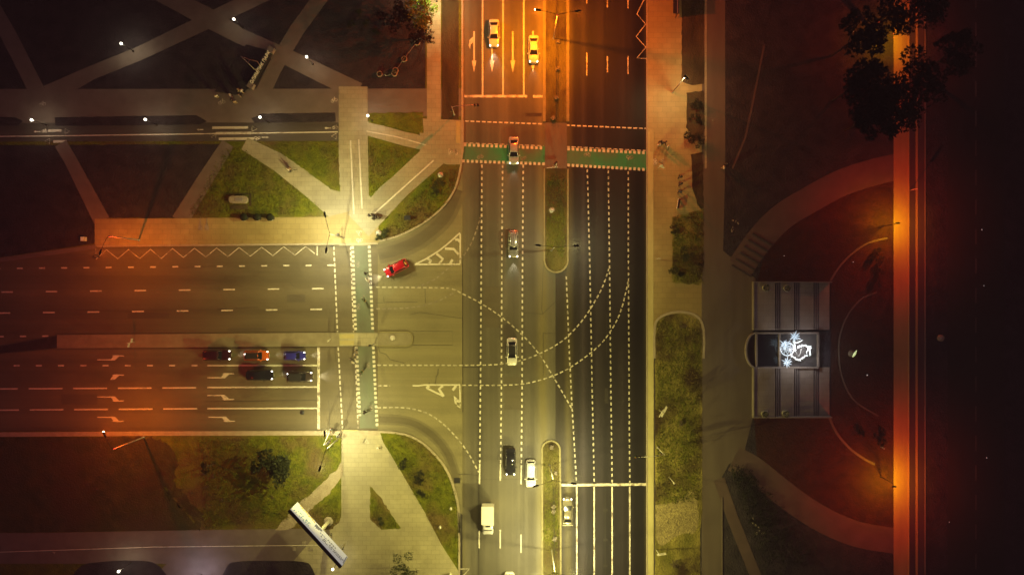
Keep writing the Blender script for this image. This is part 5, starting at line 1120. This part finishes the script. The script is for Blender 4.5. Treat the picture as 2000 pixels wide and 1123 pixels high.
MB().box((.2, 0, .45), (.35, 2.2, .06)).build('seat', M['wood'], t)

# ------------------------------------------------------------------ billboard
u = Vector((math.cos(R(-47.5)), math.sin(R(-47.5)), 0)); c0 = W(630.5, 1033, 5.0); b = Vector((c0.x, c0.y, 0))
t = thing('billboard', 'tall lit billboard standing diagonally, its white face turned to the crossing', 'billboard', (b.x, b.y, .12), R(-47.5))
LB = 12.2
MB().tube([(0, -.35, 0), (0, -.35, 5.1)], [.34, .30], 14).build('column', M['steel_pale'], t); MB().lathe((0, -.35, 0), [(0, 0), (.8, 0), (.8, .18), (.45, .25), (0, .25)], 16).build('base', M['concrete'], t)
MB().box((0, -.32, 6.9), (LB, .55, 4.0)).build('cabinet', M['steel_dark'], t)
face = MB().box((0, -.03, 6.9), (LB - .1, .05, 3.9)).build('advert_face', emat('backlit_advert', (.95, .95, 1.0), .25, (.5, .5, .52)), t)  # face and inks emit in place of the floodlighting on them
fm = MB(); ft = lambda x0, x1, z0, z1: fm.box(((x0 + x1) / 2, .004, (z0 + z1) / 2), (x1 - x0, .02, z1 - z0))
rg = random.Random(9)
for (z, hh, x0, x1, key, wd, ga) in ((8.0, .52, -5.6, -2.0, 'ink_sky', .34, .14), (7.2, .62, -5.6, -1.6, 'ink_sky', .4, .12), (6.45, .4, -1.4, 1.6, 'ink_blue', .3, .12), (7.7, .4, 1.0, 5.4, 'ink_dark', .22, .07), (7.15, .42, .4, 5.7, 'ink_dark', .3, .09), (6.3, .45, 1.7, 3.4, 'ink_dark', .3, .12)):
    x = x0
    fm = MB()
    while x < x1:
        w = wd * rg.uniform(.5, 1.3)
        if rg.random() < .85:
            fm.box((x + w * .3, .004, z), (w * .42, .02, hh)); fm.box((x + w * .75, .004, z + rg.choice((-1, 0, 1)) * hh * .3), (w * .5, .021, hh * .36))
        x += w + ga
    M.setdefault(key, emat(key, {'ink_sky': (.35, .62, .95), 'ink_blue': (.35, .4, .75), 'ink_dark': (.10, .11, .16)}[key], .12, {'ink_sky': (.10, .22, .40), 'ink_blue': (.08, .09, .28), 'ink_dark': (.03, .03, .04)}[key]))
    fm.build('lettering', M[key], face)
fm = MB()
for k in range(9): fm.box((-5.2 + k * .42, .004, 5.15 + .12 * (k % 3)), (.32, .022, .3 + .12 * (k % 2)))
fm.build('yellow_strip', emat('ink_yellow', (.95, .72, .10), .2, (.5, .36, .05)), face)
MB().box((-.9, .004, 5.9), (1.0, .022, .9)).box((-.2, .004, 5.6), (.5, .023, .6)).build('picture', emat('ink_photo', (.3, .3, .38), .15, (.12, .12, .18)), face)
MB().box((5.9, .004, 6.6), (.12, .022, 3.0)).build('side_stripe', M['ink_dark'], face)
for x in (-4, 0, 4): MB().tube([(x, .0, 4.92), (x, .7, 4.8)], .03, 6).build('catwalk_bracket', M['steel'], t)
for i, (x, y) in enumerate(((648.5, 1041), (671, 1068))):
    b = W(x, y); q = thing('bollard', ['small dark bollard behind the billboard column', 'small dark bollard right of the billboard'][i], 'bollard', (b.x, b.y, .13), 0, 'dark bollards'); MB().lathe((0, 0, 0), [(.1, 0), (.1, .7), (.13, .72), (.08, .82), (0, .84)], 12).build('post', M['black'], q); MB().lathe((0, 0, .5), [(.102, 0), (.106, .01), (.106, .06), (.102, .07)], 12).build('band', M['plate'], q)

# ------------------------------------------------------------------ park name sign and pylon
p0 = W(495.5, 170); p1 = W(533, 104); d = p1 - p0; ang = math.atan2(d.y, d.x); ln = d.length
t = thing('park_sign', 'park name sign of pale standing letters on a long dark wall', 'sign', (p0.x, p0.y, .13), ang)
MB().box((ln / 2, .25, .35), (ln + .6, .7, .7)).build('wall', M['steel_dark'], t)
for x in (-.1, ln + .2): MB().box((x, .2, .45), (.9, 1.0, .9)).build('end_block', M['stone'], t)
cu = bpy.data.curves.new('lettering', 'FONT'); cu.body = 'ОЛИМПИК ПАРК'; cu.extrude = .09; cu.size = 1.0
o = bpy.data.objects.new('lettering', cu); C.objects.link(o); bpy.context.view_layer.update()
me = bpy.data.meshes.new_from_object(o.evaluated_get(bpy.context.evaluated_depsgraph_get())); bpy.data.objects.remove(o)
xs = [v.co.x for v in me.vertices]; x0, x1 = min(xs), max(xs); ys = [v.co.y for v in me.vertices]
for v in me.vertices: v.co.x = (v.co.x - x0) / (x1 - x0) * (ln - .5) + .25; v.co.y *= 1.15 / max(ys)
me.materials.clear(); me.materials.append(M['letters'])
o = bpy.data.objects.new('lettering', me); C.objects.link(o); o.parent = t; o.location = (0, .1, .72); o.rotation_euler = (R(90), 0, 0)
# dark lawn sheet behind the sign, with the cast shadow fan in its colour
MB_ = MB().flat(P2([(492, 168), (530, 102), (482, 88), (420, 180), (470, 188)]), nz() + .03); tag(MB_.build('forecourt', M['lawn_dark']), 'dark paved forecourt behind the park sign', 'paving', None, 'structure')
b = W(510, 137); t = thing('pylon_sculpture', 'kite shaped tubular pylon behind the park sign', 'sculpture', (b.x, b.y, .14))
rel = lambda x, y, h: W(x, y, h) - Vector((b.x, b.y, 0))
A_, L1, L2, R1, R2, B1, B2 = rel(471, 111, 8.8), rel(485, 124, 6.2), rel(497, 136, 3.0), rel(488, 117.5, 5.8), rel(503, 121, 3.4), rel(508, 137, .2), rel(511.5, 135, .2)
PR = pmat('rose_steel', (.50, .26, .22), (.4, .2, .17), 4, .4, .4)
MB().tube([A_, L1, L2, B1], .065, 8).build('left_leg', M['steel_pale'], t); MB().tube([A_, R1, R2, B2], .065, 8).build('right_leg', PR, t); MB().tube([L1, R1], .07, 8).build('crossbar', PR, t); MB().ball(B1, .22).build('foot', M['steel_pale'], t)

# ------------------------------------------------------------------ terraces, basin, light sculpture
def terrace(label, y0, y1):
    t = thing('terrace', label, 'terrace', (0, 0, 0), 0, 'stepped stone terraces')
    cols = [(1470, 1510, .95), (1521, 1548, .70), (1559, 1587, .45), (1598, 1619, .22)]
    MB().prism(P2([(1470.2, y0 + .3), (1618.8, y0 + .3), (1618.8, y1 - .3), (1470.2, y1 - .3)]), .1, .17).build('footing', M['stone_dark'], t)
    for a, bb, z in cols: MB().prism(P2([(a, y0), (bb, y0), (bb, y1), (a, y1)]), .1, z).build('platform', M['stone'], t)
    for (a, bb, z), (a2, b2, z2) in zip(cols, cols[1:]):
        for k in range(2):
            x0_ = bb + 2.4 + 4.3 * k; MB().prism(P2([(x0_, y0), (x0_ + 2.0, y0), (x0_ + 2.0, y1), (x0_, y1)]), .1, z + (z2 - z) * (k + 1) / 3).build('step', M['stone'], t)
    MB().prism(P2([(1468, y0), (1469.7, y0), (1469.7, y1), (1468, y1)]), .1, 1.1).build('parapet', M['pave_dim'], t)
    ye = y0 if y0 < 600 else y1
    MB().prism(P2([(1468, ye - 1.2), (1620, ye - 1.2), (1620, ye + 1.2), (1468, ye + 1.2)]), .1, 1.13).build('end_wall', M['stone'], t)
    return t
terrace('stepped stone terrace north of the lit basin', 551, 644); terrace('stepped stone terrace south of the lit basin', 717, 813)
t = thing('fountain_basin', 'dark water basin with stone rim and a half round end', 'fountain', (0, 0, 0))
def rim(pts, w=.3): return MB().band(P2(pts), w, .75, .1).build('rim', M['stone'], t)
rim([(1474, 650), (1596, 650)]); rim([(1474, 717), (1596, 717)]); rim([(1595, 651.5), (1595, 715.5)]); rim([(1520, 651.5), (1520, 715.5)]); rim([(1475, 651.5), (1475, 715.5)])
rim([(1473 + 18 * math.cos(R(a)), 683.5 - 33 * math.sin(R(a))) for a in range(90, 271, 12)], .25)
MB().flat(P2([(1475, 650), (1520, 650), (1520, 717), (1475, 717)]), .40).build('water', M['water'], t)
MB().flat(P2([(1520, 650), (1595, 650), (1595, 717), (1520, 717)]), .42).build('dry_floor', M['stone_dark'], t)
MB().flat(P2([(1473 + 17 * math.cos(R(a)), 683.5 - 32 * math.sin(R(a))) for a in range(90, 271, 12)]), .38).build('flower_bed', M['soil'], t)
for i, (x, y, s) in enumerate(((1489, 562, 1), (1531, 563, .9), (1487, 805, .9), (1528, 805, 1))):
    b = W(x, y); z = .95 if x < 1513 else .70
    t = thing('stone_urn', ['urn with a shrub at the northwest corner of the north terrace', 'urn on the second level of the north terrace', 'urn with a shrub at the southwest corner of the south terrace', 'urn on the second level of the south terrace'][i], 'planter', (b.x, b.y, z), 0, 'stone urns on the terraces')
    MB().lathe((0, 0, 0), [(0, 0), (.4, 0), (.4, .12), (.2, .3), (.45, .75), (.62, .95), (.55, .97), (.3, .9), (0, .9)], 16).build('bowl', M['pave'], t)
    m = MB(); leaves(m, (0, 0, 1.2), (.55 * s, .55 * s, .4), 110, .2, random.Random(300 + i)); m.build('foliage', M['leaf_bush'], t)
b = W(1545, 684); t = thing('light_sculpture', 'glowing white sculpture of three star flowers, a globe and garlands', 'light sculpture', (b.x, b.y, .42))
rel = lambda x, y, h: W(x, y, h) - Vector((b.x, b.y, .42))
def star(x, y, h, r, n=11, seed=0):
    rg = random.Random(seed); c = rel(x, y, h); m = MB().ball(c, .26)
    for k in range(n):
        a = 2 * math.pi * k / n + .2; el = .25 + .3 * (k % 2); q = Vector((math.cos(a) * math.cos(el), math.sin(a) * math.cos(el), math.sin(el))); rr = r * rg.uniform(.8, 1.1)
        m.tube([c + q * .15, c + q * rr * .55, c + q * rr], [.05, .10, .02], 5)
    m.build('star_flower', M['led'], t); MB().tube([(c.x * .3, c.y * .3, 0), c], .04, 6).build('stem', M['steel'], t)
star(1551.5, 657.5, 3.4, 1.05, 11, 1); star(1532.5, 673, 2.6, 1.1, 11, 2); star(1536, 707.5, 2.2, 1.05, 10, 3)
c = rel(1537.5, 681.5, 1.6); m = MB()
for k in range(5):
    a = R(36 * k); m.tube([c + Vector((1.1 * math.cos(R(q)) * math.cos(a), 1.1 * math.cos(R(q)) * math.sin(a), 1.1 * math.sin(R(q)))) for q in range(0, 361, 24)], .028, 5, False)
m.tube([c + Vector((1.12 * math.cos(R(q)), 1.12 * math.sin(R(q)), 0)) for q in range(0, 361, 20)], .07, 6, False); m.build('globe', M['led'], t)
def garland(pts, seed, r=.10, mt='led_warm'):
    rg = random.Random(seed); p = [rel(*q) for q in pts]; m = MB()
    for i in range(len(p) - 1):
        for k in range(7):
            q = p[i].lerp(p[i + 1], k / 7); m.tube([q, q + Vector((rg.uniform(-.28, .28), rg.uniform(-.28, .28), rg.uniform(-.1, .25)))], [r, .02], 5)
    m.tube(p, r * .7, 6); m.build('garland', M[mt], t)
garland([(1551, 664, 2), (1551, 676, 2.4), (1553, 686, 1.8)], 1, .13); garland([(1552, 670, 2.4), (1560, 668, 2.6), (1566, 665, 2.6)], 2)
garland([(1558, 679, 2.2), (1568, 674, 2.9), (1577, 676, 2.8), (1584, 679, 2.2)], 3, .12); garland([(1579, 677, 2.6), (1581, 686, 1.8), (1581.5, 695, 1.0)], 4); garland([(1577, 684, 1.6), (1575, 690, 1.0)], 5, .06)
garland([(1545, 694, 1.0), (1552, 699, 1.3), (1559, 704, 1.0), (1568, 698, 1.3), (1576, 694, 1.0)], 6, .11); MB().tube([rel(1555, 686, 1.7), rel(1559, 702, 1.1), rel(1566, 680, 2.2)], .03, 5).build('stem', M['steel'], t)
lamp = bpy.data.lights.new('sculpture_glow', 'POINT'); lamp.energy = 800; lamp.color = (.9, .93, 1.0); lamp.shadow_soft_size = .6; lo = bpy.data.objects.new('sculpture_glow', lamp); C.objects.link(lo); lo.location = (b.x + .6, b.y, 3.2)
# glowing garden lantern in the oval garden, small lights
e = W(1676, 693, 2.6); b = Vector((e.x, e.y, 0)); t = thing('garden_lantern', 'slim glowing greenish lantern in the oval garden', 'lamp', (b.x, b.y, .12))
MB().lathe((0, 0, 0), [(0, 0), (.55, 0), (.6, .1), (.5, .22), (0, .3)], 14).build('base', M['pave_dim'], t)
m = MB(); m.tube([(.15, -.5, .25), (0, 0, 1.2), (-.25, .75, 2.5)], [.10, .20, .04], 10); m.build('glow_tube', emat('lantern_glow', (.66, .80, .30), .75), t)
for i, (x, y, s) in enumerate(((1692.5, 732, 1.4), (1665, 512, .7), (1919.5, 558, .8), (1915.5, 449, 1), (1530.5, 500, .6), (1852, 1018, .6), (1925, 893, .9))):
    b = W(x, y); t = thing('ground_light', ['tiny white light below the garden lantern', 'tiny white light beside the north curved kerb', 'tiny white light on the far road, lower one', 'tiny white light on the far road, upper one', 'faint dot of light on the dark lawn north of the terraces', 'faint dot of light east of the lane near the bottom', 'tiny white light on the far road near the bottom'][i], 'light', (b.x, b.y, .15 if x < 1800 else .2), 0, 'tiny ground lights')
    MB().lathe((0, 0, 0), [(0, 0), (.14 * s, 0), (.14 * s, .08), (0, .08)], 10).build('housing', M['steel_dark'], t); MB().ball((0, 0, .1), .09 * s, 8, 5).build('lens', M.setdefault('dot', emat('tiny_light', (.95, .9, .8), .22)), t)
b = W(1835.5, 660); t = thing('round_cover', 'dim reddish round cap east of the dark lane', 'cap', (b.x, b.y, .12)); MB().lathe((0, 0, 0), [(0, 0), (.55, 0), (.55, .3), (.5, .36), (0, .4)], 18).build('cap', M['pave'], t); MB().lathe((0, 0, .36), [(0, .0), (.2, 0), (.2, .08), (0, .1)], 12).build('knob', M['steel'], t)

# ------------------------------------------------------------------ grass blades on the lit lawns (uncountable)
def inside(p, poly):
    r = False; j = len(poly) - 1
    for i in range(len(poly)):
        if (poly[i][1] > p[1]) != (poly[j][1] > p[1]) and p[0] < (poly[j][0] - poly[i][0]) * (p[1] - poly[i][1]) / (poly[j][1] - poly[i][1]) + poly[i][0]: r = not r
        j = i
    return r
gm = MB(); rg = random.Random(77)
for poly, n in (([(440, 290), (470, 288), (625, 405), (615, 418), (370, 420)], 2600), ([(525, 282), (660, 282), (662, 370)], 1300), ([(722, 282), (803, 299), (724, 384)], 900), (curveN[2:] + [(738, 458), (780, 420), (850, 345), (893, 325)], 1900),
                ([(390, 855), (664, 855), (664, 900), (560, 1015), (400, 1030)], 4200), (curveS[1:] + [(896, 1100), (850, 1035), (755, 865)], 2200), ([(725, 952), (780, 1030), (745, 1031), (725, 1012)], 500), ([(608, 1002), (662, 962), (663, 1013), (648, 1030)], 500), ([(1282, 625), (1366, 640), (1366, 975), (1282, 985)], 3200), ([(1314, 425), (1371, 412), (1371, 552), (1314, 550)], 1000),
                ([(1068, 340), (1104, 340), (1104, 505), (1068, 505)], 900), ([(1063, 880), (1090, 880), (1090, 1123), (1063, 1123)], 900)):
    xs = [p[0] for p in poly]; ys = [p[1] for p in poly]
    for _ in range(n):
        p = (rg.uniform(min(xs), max(xs)), rg.uniform(min(ys), max(ys)))
        if not inside(p, poly): continue
        q = P2([p])[0]
        for k in range(3):
            a = rg.uniform(0, 6.28); l = rg.uniform(.12, .34); x, y = q[0] + rg.uniform(-.2, .2), q[1] + rg.uniform(-.2, .2)
            gm.add([(x - .05 * math.sin(a), y + .05 * math.cos(a), .12), (x + .05 * math.sin(a), y - .05 * math.cos(a), .12), (x + l * math.cos(a), y + l * math.sin(a), .12 + rg.uniform(.1, .3))], [(0, 1, 2)])
tag(gm.build('grass', M['lawn']), 'short tufty grass on the lamp lit lawns', 'grass', None, 'stuff')

b = W(590, 805); t = thing('manhole_cover', 'dark manhole cover in the lowest lane before the stop line', 'manhole cover', (b.x, b.y, .002)); MB().lathe((0, 0, 0), [(.42, 0), (.42, .008), (.36, .012), (.36, .004), (0, .004)], 20).build('rim', M['steel_dark'], t); MB().lathe((0, 0, 0), [(.34, .004), (.34, .010), (0, .012)], 20).build('lid', M['black'], t)
# patched asphalt
for i, (x0, y0, x1, y1, par) in enumerate(((560, 575, 596, 590, side), (250, 612, 330, 622, side), (445, 640, 520, 648, side), (120, 770, 190, 790, side), (944, 560, 978, 640, west), (985, 735, 1018, 800, west), (944, 975, 975, 1000, west))):
    MB().flat(P2(wob([(x0, y0), (x1, y0), (x1, y1), (x0, y1)], .5, 12, i)), .0015).build('asphalt_patch', M['patch'], par)
# ------------------------------------------------------------------ night sky, camera, render settings
w = bpy.data.worlds.new('World'); bpy.context.scene.world = w; w.use_nodes = True
bg = w.node_tree.nodes['Background']; bg.inputs['Color'].default_value = (.90, .43, .50, 1); bg.inputs['Strength'].default_value = .078
cam = bpy.data.cameras.new('camera'); co = bpy.data.objects.new('camera', cam); C.objects.link(co)
co.location = (0, 0, H); cam.sensor_width = 36; cam.lens = 18 / ((1000 / PX) / H); cam.clip_end = 6000; cam.clip_start = 1
sc = bpy.context.scene; sc.camera = co
sc.view_settings.view_transform = 'Standard'; sc.view_settings.look = 'None'; sc.view_settings.exposure = .28; sc.view_settings.gamma = 1
sc.render.engine = 'CYCLES'; sc.cycles.use_denoising = True; sc.cycles.max_bounces = 4; sc.cycles.diffuse_bounces = 2; sc.cycles.glossy_bounces = 2
sc.cycles.sample_clamp_indirect = 4; sc.cycles.sample_clamp_direct = 0

HAZE = .0016
if HAZE:
    hz_ = MB().box((0, 0, 64), (420, 420, 130.2)); ho = hz_.build('haze'); hm_ = bpy.data.materials.new('haze'); hm_.use_nodes = True; nt = hm_.node_tree; nt.nodes.clear()
    oo = nt.nodes.new('ShaderNodeOutputMaterial'); pv = nt.nodes.new('ShaderNodeVolumePrincipled'); pv.inputs['Color'].default_value = (.92, .88, .80, 1); pv.inputs['Density'].default_value = HAZE; pv.inputs['Anisotropy'].default_value = .2
    nt.links.new(pv.outputs[0], oo.inputs['Volume']); ho.data.materials.append(hm_); tag(ho, 'thin warm night haze over the whole junction', 'haze', None, 'stuff')
